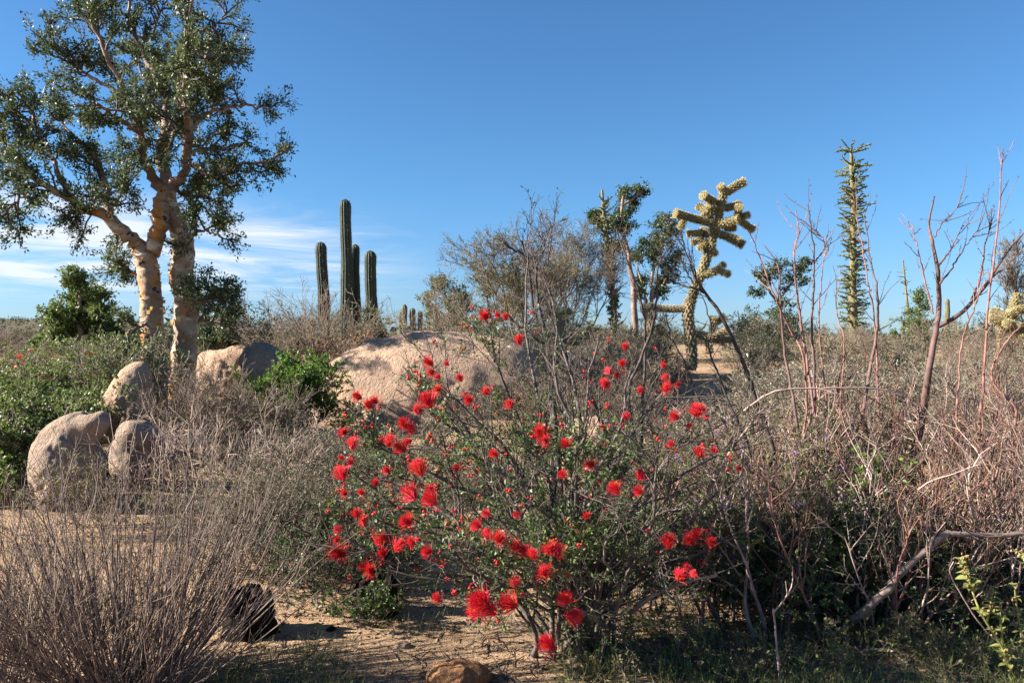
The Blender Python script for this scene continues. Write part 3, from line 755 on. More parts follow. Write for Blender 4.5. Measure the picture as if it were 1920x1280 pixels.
def cholla_main():
    seed(301)
    d = 13.0
    def z(x, y, dd=0): return at(1240 + x / 3.555, 320 + y / 3.555, d + dd)
    def w(v): return v / 3.555 * 0.52 * d / F
    b = gp(1298, d)
    T = thing('cholla_cactus', 'tall golden-spined jointed cholla cactus with a crowded knobbly head', 'cactus', b)
    mb = MB()
    J = [([(200, 1330), (203, 1230), (192, 1080), (178, 970), (190, 880)], 70, 1), ([(188, 890), (222, 795), (255, 705)], 62, 0), ([(252, 725), (290, 620), (325, 505)], 60, 0),
         ([(322, 515), (338, 455), (352, 395)], 60, 0), ([(350, 400), (380, 330), (388, 262)], 48, 0), ([(392, 268), (402, 205), (420, 130)], 54, 0), ([(428, 150), (480, 115), (540, 80)], 52, 0), ([(425, 150), (398, 110)], 44, 0),
         ([(335, 350), (210, 318), (105, 287)], 48, 0), ([(155, 325), (132, 372)], 40, 0), ([(365, 215), (285, 168)], 46, 0), ([(350, 290), (325, 235)], 58, 0), ([(315, 280), (255, 242)], 44, 0), ([(350, 370), (295, 295)], 66, 0),
         ([(372, 372), (440, 342), (503, 327)], 52, 0), ([(508, 322), (516, 250)], 42, 0), ([(415, 252), (505, 232)], 48, 0), ([(518, 312), (572, 296)], 38, 0), ([(518, 328), (598, 385)], 44, 0),
         ([(358, 412), (450, 445), (535, 490)], 50, 0), ([(420, 380), (480, 372)], 60, 0), ([(430, 432), (505, 468)], 54, 0), ([(345, 432), (275, 408)], 60, 0), ([(280, 415), (185, 420)], 42, 0), ([(285, 455), (212, 476)], 38, 0), ([(302, 468), (262, 515)], 40, 0),
         ([(330, 512), (352, 548)], 42, 0), ([(252, 702), (330, 682), (388, 655)], 50, 0), ([(385, 658), (410, 630)], 38, 0), ([(392, 670), (438, 686)], 38, 0),
         ([(188, 918), (90, 922), (-10, 918), (-75, 905)], 44, 1), ([(-60, 905), (-120, 925)], 50, 1), ([(-50, 925), (-70, 1010), (-85, 1075)], 52, 1), ([(-20, 1030), (10, 1080)], 46, 1),
         ([(235, 1085), (320, 1108), (420, 1070)], 46, 1), ([(340, 1075), (350, 985)], 38, 0), ([(358, 1015), (418, 978)], 40, 0), ([(312, 1112), (322, 1200)], 42, 1), ([(330, 1125), (445, 1125)], 40, 1)]
    for k, (pts, ww, old) in enumerate(J):
        dd = 0 if k < 6 else R.uniform(-0.22, 0.22)
        path = [z(x, y, dd * (i / max(1, len(pts) - 1))) for i, (x, y) in enumerate(pts)]
        joint(mb, path, w(ww), T, old, spine_len=0.027 if not old else 0.018, name='trunk_joint' if k < 4 else 'joint')
    mb.build('spines', M['cholla_spine'], T, kind='stuff')

def cholla_small(label, px, py, d, sc, sd, n=9):
    seed(sd)
    b = gp(px, d); T = thing('cholla_cactus', label, 'cactus', b, 'smaller chollas on the plain')
    mb = MB(); top = at(px, py, d)
    joint(mb, [b - [0, 0, .05], (b + top) / 2 + [0.03, 0, 0], top], 0.055 * sc, T, 1, 0.02, 'trunk_joint')
    tips = [top, (b + 2 * top) / 3]
    for k in range(n):
        s = tips[R.integers(0, len(tips))]; dr = norm(R.normal(size=3) * np.array([1, 0.7, 0.45]) + np.array([0, 0, 0.3]))
        e = s + dr * R.uniform(0.16, 0.3) * sc
        joint(mb, [s, (s + e) / 2 + R.normal(size=3) * 0.015, e], R.uniform(0.045, 0.065) * sc, T, 0, 0.028)
        tips.append(e)
    mb.build('spines', M['cholla_spine'], T, kind='stuff')
cholla_main()
cholla_small('small golden cholla just beyond the dark bare stems of the red-flowered bush', 1052, 590, 12.0, 0.95, 311, 7)
cholla_small('bushy golden cholla beyond the thorn shrubs at the edge of the grey mound', 1876, 615, 14.5, 1.2, 313, 14)
cholla_small('low golden cholla with a few joints beside the bushy cholla', 1912, 640, 15.5, 1.1, 315, 8)

def boojum(label, axis, d, widths, nbr, blen, sd, leafy=1.0, name='boojum_tree'):
    """a tall tapering succulent pole set with short side branches"""
    seed(sd)
    b = gp(axis[-1][0], d); T = thing(name, label, 'tree', b)
    N = 80; pa = smooth_path(np.array([(x, y, w_) for (x, y), w_ in zip(axis, widths)], float), N)
    P = np.array([at(x, y, d) for x, y, _ in pa]); r = pa[:, 2] * 0.5 * d / F
    P = np.concatenate([P, [b - np.array([0, 0, 0.1])]]); r = np.append(r, r[-1] * 1.05); N += 1
    a = np.arange(14) * 2 * np.pi / 14
    rr_ = r[:, None] * (1 + 0.09 * R.normal(size=(N, 14)))
    V, f = tube_arrays(P[None], rr_[None], 14); mesh_obj('trunk', V, [f], M['boojum_bark'], T)
    variants = []
    for v in range(6):
        mb = MB(); K = 1
        C = grow(np.zeros((1, 3)), np.array([[1.0, 0, R.uniform(-0.05, 0.25)]]), 1.0, 6, 0.10, R.uniform(-0.03, 0.04)); mb.tubes(C, np.array([[0.035, 0.035, 0.03, 0.027, 0.022, 0.012]]), 4)
        o = None
        s, dd, _, _ = spawn(C, int(46 * leafy), 0.1, 1.0, 0.8, 0.3); VV, qq = leaves(s, dd, 0.075, 0.04); mb.add(VV, qq)
        o = mb.build('branch', M['boojum_twig'], None); me = o.data; bpy.data.objects.remove(o); variants.append(me)
    tot = 0
    for k in range(nbr):
        t = k / nbr
        u = 0.02 + 0.96 * (t ** 0.80)
        if k < 14 and nbr > 200: u = 0.012
        elif u < 0.10 and R.random() < 0.85: continue
        iu = min(N - 2, int(u * (N - 1))); az = R.uniform(0, 2 * np.pi)
        pos = P[iu] + (P[iu + 1] - P[iu]) * R.random()
        L_ = blen * (0.85 + 0.35 * R.normal() * 0.5) * (1.0 - 0.38 * u) * (0.95 if u > 0.04 else 0.85)
        o = bpy.data.objects.new('branch', variants[k % 6]); COL.objects.link(o); o.parent = T
        o.location = [float(x) for x in (pos - np.array(T.location))]; o.rotation_euler = (R.uniform(-.3, .3), -R.uniform(-0.15, 0.25) - (0.12 if u < 0.03 else 0), az); L_ = max(0.08, L_)
        L_ = min(L_, blen * 1.15); w_ = 0.62 + 0.14 * R.random(); o.scale = (L_ + r[iu], w_, w_)
    return T
boojum('tall tapering boojum pole bristling with short side branches against the sky', [(1596, 284), (1597, 316), (1599, 355), (1600, 400), (1600, 457), (1599, 513), (1599, 569), (1601, 625)], 21.0, [5, 7.5, 9, 10, 11, 13, 15, 17], 298, 0.46, 401)
boojum('slender boojum pole rising behind the dark-leaved tree right of the bare tree', [(1129, 356), (1132, 400), (1138, 450), (1145, 520), (1150, 570), (1152, 620)], 19.0, [4, 6, 7.5, 9, 10, 11], 190, 0.15, 403, leafy=0.8)
boojum('thin distant boojum spire behind the thorn shrubs', [(1693, 488), (1697, 530), (1702, 580), (1704, 630)], 45.0, [2.5, 3.5, 4.5, 5], 40, 0.45, 405)

# ------------------------------------------------------------------ background trees
clump_tree('desert_tree', 'bushy mid-green tree left of the twin-trunked tree, below the hill', 'tree', 17.0,
    [([(150, 690), (152, 640), (150, 590), (150, 540)], 16, 5), ([(152, 660), (130, 630), (110, 600)], 9, 4), ([(152, 650), (180, 610), (195, 590)], 9, 4)],
    [(148, 530, 26), (130, 560, 30), (165, 555, 28), (110, 590, 26), (150, 590, 34), (190, 585, 22), (185, 610, 28), (120, 625, 34), (160, 635, 36), (200, 640, 22), (85, 640, 22), (95, 665, 30), (140, 670, 34), (185, 670, 30), (70, 660, 16)],
    M['leaf_green'], M['bark_upper'], 0.08, 0.038, dens=1.8, sd=501)
clump_tree('elephant_tree', 'small elephant tree with pale trunk and dark leaf tufts beside the slender boojum pole', 'tree', 21.0,
    [([(1192, 640), (1188, 560), (1183, 510), (1178, 470), (1165, 428), (1168, 380), (1172, 358)], 13, 4), ([(1166, 430), (1140, 420), (1118, 408)], 6, 3), ([(1168, 385), (1188, 372), (1205, 357)], 6, 3)],
    [(1172, 362, 20), (1200, 358, 17), (1192, 378, 15), (1160, 395, 18), (1182, 402, 14), (1115, 405, 14), (1130, 420, 14), (1150, 425, 16), (1185, 425, 12), (1130, 462, 16), (1118, 402, 10), (1155, 460, 12)],
    M['leaf_dark'], M['bark_upper'], 0.075, 0.034, dens=1.2, sd=503)
clump_tree('elephant_tree', 'dark-leaved elephant tree with several thin stems next to the tall cholla', 'tree', 22.0,
    [([(1222, 660), (1222, 560), (1222, 520), (1235, 470), (1248, 425)], 9, 4), ([(1216, 640), (1210, 560), (1195, 500)], 8, 3), ([(1224, 560), (1245, 530), (1258, 505)], 6, 3), ([(1212, 600), (1196, 555), (1190, 520)], 6, 3)],
    [(1248, 422, 20), (1235, 415, 16), (1262, 440, 18), (1225, 445, 18), (1205, 455, 17), (1245, 460, 22), (1265, 475, 14), (1195, 478, 16), (1222, 480, 18), (1250, 495, 18), (1235, 530, 14), (1255, 520, 16), (1205, 520, 12), (1240, 555, 14), (1200, 545, 12)],
    M['leaf_dark'], M['bark_upper'], 0.08, 0.036, dens=1.15, sd=505)
clump_tree('desert_tree', 'dark slim-stemmed tree with a flat grey-green crown left of the tall boojum', 'tree', 24.0,
    [([(1468, 680), (1462, 600), (1460, 560), (1462, 520)], 7, 3), ([(1461, 570), (1435, 535), (1420, 515)], 5, 2.5), ([(1462, 560), (1485, 530), (1505, 505)], 5, 2.5)],
    [(1425, 512, 15), (1445, 500, 16), (1468, 495, 17), (1490, 498, 17), (1508, 490, 12), (1415, 545, 10), (1440, 525, 13), (1478, 530, 16), (1500, 525, 12), (1470, 570, 18), (1450, 590, 14), (1490, 595, 16), (1480, 620, 20)],
    M['leaf_dark'], M['twig_dark'], 0.09, 0.04, dens=0.85, sd=507)
clump_tree('desert_tree', 'small round-headed tree on the plain right of the tall cholla', 'tree', 30.0,
    [([(1405, 670), (1404, 630), (1405, 600)], 6, 3)],
    [(1405, 595, 16), (1395, 610, 14), (1415, 612, 14), (1405, 628, 18), (1390, 635, 14), (1420, 638, 12)], M['leaf_dark'], M['twig_dark'], 0.12, 0.05, dens=0.8, sd=509)
clump_tree('desert_tree', 'leafy olive tree right of the row of distant columnar cacti', 'tree', 24.0,
    [([(845, 660), (842, 610), (838, 570), (832, 540)], 8, 3), ([(842, 610), (860, 580), (870, 560)], 6, 3), ([(842, 600), (815, 575), (800, 560)], 5, 3)],
    [(795, 560, 16), (815, 535, 18), (835, 528, 18), (808, 580, 18), (835, 560, 22), (860, 545, 16), (875, 570, 18), (850, 590, 22), (820, 605, 20), (865, 610, 22), (840, 625, 24), (880, 630, 22), (805, 625, 14)],
    M['leaf_olive'], M['bark_upper'], 0.085, 0.034, dens=1.0, sd=511)
clump_tree('desert_tree', 'dense yellowish-green tree behind the bare dark stems', 'tree', 22.0,
    [([(925, 670), (922, 610), (915, 570), (910, 530)], 8, 3), ([(922, 610), (950, 575), (970, 545)], 6, 3)],
    [(905, 530, 18), (930, 525, 18), (955, 530, 18), (980, 545, 16), (915, 555, 22), (945, 560, 24), (975, 575, 20), (900, 585, 20), (930, 590, 26), (960, 605, 24), (905, 620, 22), (990, 600, 16), (940, 630, 26), (895, 500, 12), (965, 500, 12)],
    M['leaf_olive'], M['twig_dark'], 0.07, 0.026, dens=1.05, sd=513)
clump_tree('desert_tree', 'green tree mass behind the thorn shrubs at the foot of the thin spire', 'tree', 30.0,
    [([(1725, 670), (1724, 620), (1722, 570)], 7, 3)],
    [(1722, 560, 16), (1705, 585, 16), (1735, 580, 16), (1690, 605, 18), (1720, 605, 22), (1745, 610, 16), (1700, 630, 20), (1735, 635, 20), (1675, 625, 10), (1725, 540, 9)], M['leaf_green'], M['twig_dark'], 0.10, 0.045, dens=0.9, sd=515)
clump_tree('desert_tree', 'narrow dark evergreen bush at the foot of the four-stemmed cactus', 'tree', 16.0,
    [([(698, 680), (698, 630), (697, 590)], 6, 3)],
    [(697, 590, 14), (690, 605, 14), (706, 603, 14), (698, 620, 18), (710, 628, 13), (686, 630, 14), (700, 645, 18)], M['leaf_dark'], M['twig_dark'], 0.06, 0.026, dens=1.0, sd=517)
clump_tree('desert_tree', 'dark leafy tree behind the right trunk of the twin-trunked tree', 'tree', 14.5,
    [([(420, 690), (415, 650), (410, 610)], 9, 4)],
    [(400, 600, 26), (425, 610, 22), (410, 635, 26), (390, 650, 22), (435, 640, 16), (385, 620, 20)], M['leaf_dark'], M['bark_upper'], 0.055, 0.024, dens=1.6, sd=519)

# airy trees of fine branches
shrub('palo_verde_tree', 'airy wide-spreading tree with fine yellow-green foliage behind the domed boulder', 'tree', gp(985, 18), 12, 2.9, 0.95,
      [dict(n=9, len=0.42, ang=0.5, N=6, wander=0.14), dict(n=8, len=0.22, ang=0.6, N=3, rmin=0.004), dict(n=5, len=0.10, ang=0.6, N=2, rmin=0.0028)], 0.035, M['twig_far'],
      leaf=dict(per=7, L=0.05, W=0.012, mat=M['leaf_olive'], jitter=0.02), sd=521, wander=0.12, up=0.04, N=8, lean=(-0.25, 0))
shrub('bare_tree', 'grey leafless tree with a haze of fine upright twigs behind the small cholla', 'tree', gp(1068, 19), 11, 2.9, 0.65,
      [dict(n=10, len=0.40, ang=0.4, N=6, wander=0.10), dict(n=9, len=0.22, ang=0.5, N=3, rmin=0.004), dict(n=5, len=0.10, ang=0.6, N=2, rmin=0.0028)], 0.03, M['twig_far'],
      leaf=dict(per=1, L=0.05, W=0.012, mat=M['leaf_olive'], jitter=0.02), sd=523, wander=0.08, up=0.05, N=8)
shrub('bare_tree', 'grey leafless tree at the edge of the plain beyond the golden chollas', 'tree', gp(1925, 22), 10, 2.6, 0.6,
      [dict(n=9, len=0.40, ang=0.4, N=6, wander=0.10), dict(n=8, len=0.22, ang=0.5, N=3, rmin=0.004), dict(n=4, len=0.10, ang=0.6, N=2, rmin=0.003)], 0.03, M['twig_far'],
      leaf=dict(per=2, L=0.06, W=0.015, mat=M['leaf_olive'], jitter=0.02), sd=525, wander=0.08, up=0.05, N=8)

# ------------------------------------------------------------------ mid-ground shrubs
TW = [dict(n=6, len=0.45, ang=0.5, N=5, wander=0.16), dict(n=5, len=0.22, ang=0.6, N=4, rmin=0.0015), dict(n=3, len=0.10, ang=0.6, N=3, rmin=0.001)]
def lv(a=6, b=5, c=3, rm=0.0012, ang=0.55):
    return [dict(n=a, len=0.45, ang=ang, N=4, wander=0.2), dict(n=max(2, b - 1), len=0.26, ang=0.6, N=2, rmin=rm, wander=0.2), dict(n=max(1, c - 2), len=0.13, ang=0.65, N=2, rmin=rm * 0.8)]

shrub('bare_shrub', 'tangled leafless brown shrub in front of the four-stemmed cactus', 'shrub', gp(585, 13.2), 26, 1.35, 1.0, lv(7, 5, 3, 0.003), 0.012, M['twig_far'], sd=601, base_r=0.45, wander=0.14)
shrub('bare_shrub', 'leafless brown shrub with a few tall wands beside the four-stemmed cactus', 'shrub', gp(640, 14), 16, 1.0, 0.7, lv(7, 6, 3, 0.003), 0.012, M['twig_far'],
      leaf=dict(per=2, L=0.05, W=0.02, mat=M['leaf_olive']), sd=603, base_r=0.4)
shrub('rusty_shrub', 'shrub with rusty orange dead leaves behind the domed boulder', 'shrub', gp(645, 12.2), 16, 0.75, 0.8, lv(6, 5, 3, 0.003), 0.01, M['twig_far'], leaf=dict(per=5, L=0.05, W=0.022, mat=M['leaf_brown']), sd=605, base_r=0.3)
shrub('green_bush', 'rounded bright green bush left of the domed boulder', 'bush', gp(568, 9.2), 46, 0.74, 0.75, lv(6, 6, 4, 0.0018), 0.007, M['twig_dark'], leaf=dict(per=15, L=0.040, W=0.014, mat=M['leaf_fresh'], ang=0.5), sd=607, base_r=0.12, up=0.08)
shrub('grey_shrub', 'wide grey-brown twiggy shrub in front of the twin tree trunks', 'shrub', gp(420, 8.2), 70, 0.78, 1.0, lv(7, 5, 3, 0.0018), 0.006, M['twig_mid'], leaf=dict(per=2, L=0.02, W=0.008, mat=M['leaf_greygreen']), sd=609, base_r=0.45)
shrub('grey_shrub', 'grey-brown shrub with greenish tips below the squat boulder', 'shrub', gp(490, 8.0), 60, 0.52, 0.95, lv(7, 5, 3, 0.0018), 0.006, M['twig_mid'], leaf=dict(per=5, L=0.02, W=0.008, mat=M['leaf_greygreen']), sd=611, base_r=0.4)
shrub('dead_shrub', 'dark dead shrub with upright pale stems in front of the overhanging boulder', 'shrub', gp(420, 6.1), 55, 0.72, 0.85, lv(4, 4, 2, 0.0016), 0.006, M['twig_pale'], sd=613, base_r=0.45, wander=0.1)
shrub('dead_shrub', 'sprawling heap of dark dead twigs beyond the pale upright stems', 'shrub', gp(450, 6.7), 60, 0.55, 1.25, lv(6, 5, 3, 0.0018), 0.006, M['twig_dark'], sd=615, base_r=0.5, wander=0.22, up=0.0)
shrub('grey_green_shrub', 'soft grey-green shrub on the sand between the domed boulder and the dead shrub', 'shrub', gp(600, 6.3), 55, 0.55, 1.0, lv(6, 5, 4, 0.0014), 0.005, M['twig_mid'], leaf=dict(per=6, L=0.018, W=0.006, mat=M['leaf_greygreen']), sd=617, base_r=0.3)
shrub('grey_green_shrub', 'grey-green shrub left of the red-flowered bush, behind the charred stump', 'shrub', gp(575, 4.5), 60, 0.52, 1.05, lv(6, 5, 4, 0.0011), 0.004, M['twig_mid'], leaf=dict(per=5, L=0.016, W=0.006, mat=M['leaf_greygreen']), sd=619, base_r=0.25)
shrub('grey_green_shrub', 'loose grey-green shrub behind the grey leafless fan-shaped shrub', 'shrub', gp(490, 4.7), 60, 0.56, 1.05, lv(6, 5, 4, 0.0011), 0.004, M['twig_mid'], leaf=dict(per=5, L=0.016, W=0.006, mat=M['leaf_greygreen']), sd=621, base_r=0.25)
shrub('dark_shrub', 'low dark green shrub in the shade behind the charred stumps', 'shrub', gp(600, 4.15), 60, 0.38, 1.1, lv(6, 5, 3, 0.0011), 0.004, M['twig_dark'], leaf=dict(per=12, L=0.018, W=0.007, mat=M['leaf_dark']), sd=623, base_r=0.25)
shrub('thin_shrub', 'thin olive-leaved shrub at the foot of the hunched boulder', 'shrub', gp(120, 5.5), 30, 0.46, 0.8, lv(5, 4, 3, 0.0012), 0.004, M['twig_mid'], leaf=dict(per=5, L=0.018, W=0.008, mat=M['leaf_olive']), sd=625, base_r=0.3)
shrub('thin_shrub', 'thin olive-leaved shrub before the overhanging boulder', 'shrub', gp(230, 5.6), 30, 0.48, 0.8, lv(5, 4, 3, 0.0012), 0.004, M['twig_mid'], leaf=dict(per=5, L=0.018, W=0.008, mat=M['leaf_olive']), sd=627, base_r=0.3)
GL = 'leafy green weeds left of the hunched boulder'
for k, (px, d, h, m_, lab) in enumerate([(20, 7.6, 0.62, 'leaf_green', 'lush green leafy weed patch left of the hunched boulder'), (75, 8.4, 0.62, 'leaf_green', 'green leafy weed patch directly behind the hunched boulder'), (-40, 7.2, 0.6, 'leaf_green', 'green leafy weed patch at the left edge beyond the sand'),
                                 (140, 9.6, 0.6, 'leaf_green', 'green leafy weed patch between the hunched boulder and the leaning slab'), (70, 10.2, 0.65, 'leaf_green', 'green leafy weed patch in front of the red-dotted scrub'),
                                 (35, 6.6, 0.30, 'leaf_fresh', 'low bright green weeds at the left foot of the hunched boulder')]):
    shrub('leafy_weed', lab, 'shrub', gp(px, d), 60, h, 0.85, lv(5, 5, 3, 0.0015), 0.004, M['twig_grey'], leaf=dict(per=16, L=0.034, W=0.017, mat=M[m_]), sd=640 + k, base_r=0.45, group=GL)
for k, (px, d, h, lab) in enumerate([(30, 11.5, 0.75, 'brownish scrub dotted with red flowers beyond the green weeds'), (130, 11, 0.75, 'brownish scrub with red flowers beside the leaning slab')]):
    shrub('flowering_scrub', lab, 'shrub', gp(px, d), 50, h, 0.9, lv(6, 5, 3, 0.002), 0.006, M['twig_far'], leaf=dict(per=9, L=0.034, W=0.014, mat=M['leaf_green']), sd=650 + k, base_r=0.6, flowers=dict(n=16, s=0.055, mat=M['red']))
shrub('brown_scrub', 'brown and olive scrub below the bushy green tree', 'shrub', gp(180, 13), 50, 0.75, 0.9, lv(6, 5, 3, 0.0025), 0.007, M['twig_far'], leaf=dict(per=9, L=0.038, W=0.017, mat=M['leaf_green']), sd=655, base_r=0.7)
shrub('leafy_shrub', 'olive leafy shrub against the left trunk of the twin-trunked tree', 'shrub', gp(238, 10.2), 40, 0.95, 0.6, lv(6, 5, 3, 0.002), 0.007, M['twig_grey'], leaf=dict(per=10, L=0.036, W=0.016, mat=M['leaf_green']), sd=657, base_r=0.35)
for k, (px, d_, h_, lab) in enumerate([(690, 6.6, .5, 'dry grey shrub in front of the left end of the domed boulder'), (800, 6.4, .55, 'dry grey shrub in front of the middle of the domed boulder'), (900, 6.0, .5, 'dry grey shrub between the red-flowered bush and the domed boulder'), (760, 5.2, .36, 'low dry shrub on the sand behind the left half of the red-flowered bush')]):
    shrub('dry_shrub', lab, 'shrub', gp(px, d_), 45, h_, 1.0, lv(6, 5, 3, 0.0014), 0.005, M['twig_mid'], leaf=dict(per=4, L=0.02, W=0.008, mat=M['leaf_greygreen']), sd=1600 + k, base_r=0.3)
# behind the flowering bush and to its right
mids = [(1010, 8.5, .75, 'twig_mid', 'leaf_olive', 2, 'grey twiggy shrub on the right shoulder of the domed boulder'), (1090, 8.0, .8, 'twig_mid', 'leaf_olive', 2, 'grey shrub behind the upper bare stems of the red-flowered bush'),
        (1180, 7.4, .75, 'twig_mid', 'leaf_greygreen', 2, 'grey shrub directly in front of the tall cholla'), (1270, 7.0, .62, 'twig_pale', 'leaf_greygreen', 3, 'pale twiggy shrub right of the shrub in front of the cholla'),
        (1360, 6.6, .6, 'twig_mid', 'leaf_greygreen', 3, 'grey-green shrub near the purple flowers'), (1150, 10.5, .8, 'twig_far', 'leaf_olive', 5, 'olive shrub at the foot of the small cholla'),
        (1050, 10.5, .85, 'twig_far', 'leaf_olive', 5, 'olive shrub behind the domed boulder under the bare tree'), (1240, 5.6, .62, 'twig_mid', 'leaf_olive', 2, 'low grey shrub right behind the red-flowered bush'),
        (1340, 5.2, .62, 'twig_mid', 'leaf_greygreen', 3, 'grey shrub between the red-flowered bush and the thorn shrubs')]
for k, (px, d, h, t_, l_, per, lab) in enumerate(mids):
    shrub('grey_shrub', lab, 'shrub', gp(px, d), 50, h, 0.95, lv(6, 5, 3, 0.0016), 0.006, M[t_], leaf=dict(per=per, L=0.024, W=0.009, mat=M[l_]), sd=660 + k, base_r=0.35)
pale = [(1500, 8.5, .72, 'pale whitish-leaved shrub behind the thorn shrubs right of the purple flowers'), (1590, 8.2, .75, 'pale whitish-leaved shrub at the foot of the tall boojum'), (1670, 8.0, .75, 'pale whitish-leaved shrub behind the middle of the thorn shrubs'),
        (1890, 7.5, .95, 'grey-green mounded shrub at the far edge of the thorn shrubs'), (1950, 6.6, .95, 'grey-green mounded shrub beside the mounded shrub behind the thorns'), (1800, 8.2, .8, 'pale shrub behind the dark main stem of the thorn shrub')]
for k, (px, d, h, lab) in enumerate(pale):
    shrub('pale_shrub', lab, 'shrub', gp(px, d), 55, h, 0.95, lv(6, 5, 4, 0.0014), 0.005, M['twig_grey'], leaf=dict(per=3, L=0.026, W=0.011, mat=M['leaf_pale'] if k < 3 else M['leaf_greygreen']), sd=680 + k, base_r=0.4,
          flowers=dict(n=60, s=0.02, mat=M['white_petal']) if k == 0 else None)

# scattered scrub on the plain: copies of four bushes
seed(700)
protos = []
for k, (t_, l_, per, L_, h, nm, lab, grp) in enumerate([
        ('twig_far', 'leaf_olive', 4, 0.06, 1.1, 'olive_scrub', 'low olive scrub bush scattered on the plain', 'olive scrub on the plain'),
        ('twig_far', None, 0, 0, 1.2, 'bare_scrub', 'leafless brown scrub bush scattered on the plain', 'bare scrub on the plain'),
        ('twig_far', 'leaf_greygreen', 5, 0.05, 0.9, 'grey_scrub', 'grey-green rounded scrub bush scattered on the plain', 'grey-green scrub on the plain'),
        ('twig_dark', 'leaf_dark', 6, 0.08, 1.5, 'dark_scrub', 'dark green taller scrub bush standing on the plain', 'dark green scrub on the plain')]):
    loc = gp([-200, 820, 1420, 430][k], [22, 17, 19, 20][k])
    T, _ = shrub(nm, lab, 'shrub', loc, 34, h, 0.9, lv(6, 5, 3, 0.004), 0.012, M[t_], leaf=dict(per=per, L=L_, W=L_ * 0.4, mat=M[l_]) if l_ else None, sd=701 + k, base_r=0.35, group=grp)
    protos.append((T, lab, grp, h))
seed(720)
spots = 0
for k in range(230):
    d = float(16 + 75 * R.random() ** 1.6); px = float(R.uniform(-160, 2080))
    if abs(px - 1330) < 75 and d < 42: continue                      # the open strip by the cholla
    if 560 < px < 1010 and d < 19: continue
    if 735 < px < 830 and d < 40: continue
    T, lab, grp, h = protos[R.choice(4, p=[0.34, 0.26, 0.26, 0.14])]
    s = R.uniform(0.55, 1.15) * (0.7 if d < 24 else 1.0)
    copy_tree(T, gp(px, d), R.uniform(0, 6.28), (s, s, s * R.uniform(0.7, 1.05)), lab, grp); spots += 1

seed(730)
for k in range(64):
    a_, b_, c_, d_ = [(1395, 2010, 9.0, 16.0), (-140, 250, 13.0, 17.0), (1005, 1250, 11.5, 16.0), (1395, 2010, 9.0, 16.0)][k % 4]
    px = float(R.uniform(a_, b_)); d = float(R.uniform(c_, d_))
    T, lab, grp, h = protos[R.choice(3, p=[0.34, 0.33, 0.33])]; s = R.uniform(0.42, 0.66)
    copy_tree(T, gp(px, d), R.uniform(0, 6.28), (s, s, s * R.uniform(0.7, 1.05)), lab, grp)

# far scrub, uncountable
seed(740)
K = 3600
d = 85 * (1 + R.random(K) ** 2 * 9); px = R.uniform(-500, 2400, K)
x = (px - 960) * d / F; z = ground(x, d); s = R.uniform(0.5, 1.5, K) * (1 + (R.random(K) < 0.06) * 1.3)
P = np.repeat(np.stack([x, d, z], -1), 20, 0); S = np.repeat(s, 20)
o_ = norm(R.normal(size=P.shape)) * (R.random((len(P), 1)) ** 0.4); P = P + np.stack([o_[:, 0] * S * 0.9, o_[:, 1] * S * 0.9, (np.abs(o_[:, 2])) * S * 0.95], -1)
V, q = leaves(P, R.normal(size=P.shape), 0.42 * S, 0.26 * S)
fs = mesh_obj('far_scrub', V.reshape(-1, 3), [q], M['far_scrub'], smooth=False); fs['kind'] = 'stuff'; tag(fs, 'far-off low desert scrub along the horizon', 'scrub')
K = 3000
x = R.uniform(-620, -80, K); y = R.uniform(250, 440, K); z = hillz(x, y); s = R.uniform(0.5, 1.6, K)
P = np.repeat(np.stack([x, y, z], -1), 12, 0); S = np.repeat(s, 12); o_ = norm(R.normal(size=P.shape)); P = P + np.stack([o_[:, 0] * S, o_[:, 1] * S, np.abs(o_[:, 2]) * S * 0.9], -1)
V, q = leaves(P, R.normal(size=P.shape), 0.7 * S, 0.45 * S)
fs = mesh_obj('hill_scrub', V.reshape(-1, 3), [q], M['far_scrub'], smooth=False); fs['kind'] = 'stuff'; tag(fs, 'dark scrub covering the distant hill', 'scrub')

# ------------------------------------------------------------------ the red-flowered bush
FLOW = []
def fl(lst, sc, ox, oy):
    for x, y, r in lst: FLOW.append((ox + x / sc, oy + y / sc, r / sc))
fl([(250, 97, 20), (290, 137, 22), (318, 118, 20), (540, 125, 36), (485, 150, 25), (570, 62, 22), (710, 110, 20), (775, 80, 20), (875, 135, 20), (190, 245, 22), (225, 300, 25), (440, 213, 24), (465, 235, 24), (375, 290, 25), (432, 315, 27), (458, 280, 20),
    (500, 405, 35), (180, 425, 30), (368, 400, 18), (470, 505, 38), (555, 530, 33), (543, 490, 24), (190, 500, 18), (240, 585, 20), (265, 605, 20), (155, 640, 16), (162, 690, 14), (455, 615, 30), (350, 678, 26), (375, 690, 20), (410, 722, 28), (350, 750, 20), (170, 745, 42), (300, 815, 28), (270, 800, 16),
    (745, 630, 22), (778, 672, 22), (828, 690, 30), (905, 715, 26), (935, 745, 24), (970, 755, 22), (1040, 735, 32), (1075, 745, 28), (1020, 825, 28), (890, 855, 22), (578, 935, 22), (770, 955, 50), (800, 985, 36), (750, 985, 34), (885, 955, 40), (1112, 938, 30), (1120, 1000, 36), (1045, 1125, 38), (1005, 250, 32), (1020, 275, 22), (1110, 295, 22),
    (815, 335, 20), (1215, 375, 25), (1095, 425, 18), (1315, 485, 28), (1190, 590, 15), (540, 735, 22), (470, 700, 20), (785, 580, 18), (910, 580, 16), (1265, 45, 18), (1355, 185, 18), (320, 455, 15), (260, 495, 15), (210, 370, 16), (655, 395, 14), (180, 350, 12)], 2.206, 560, 700)
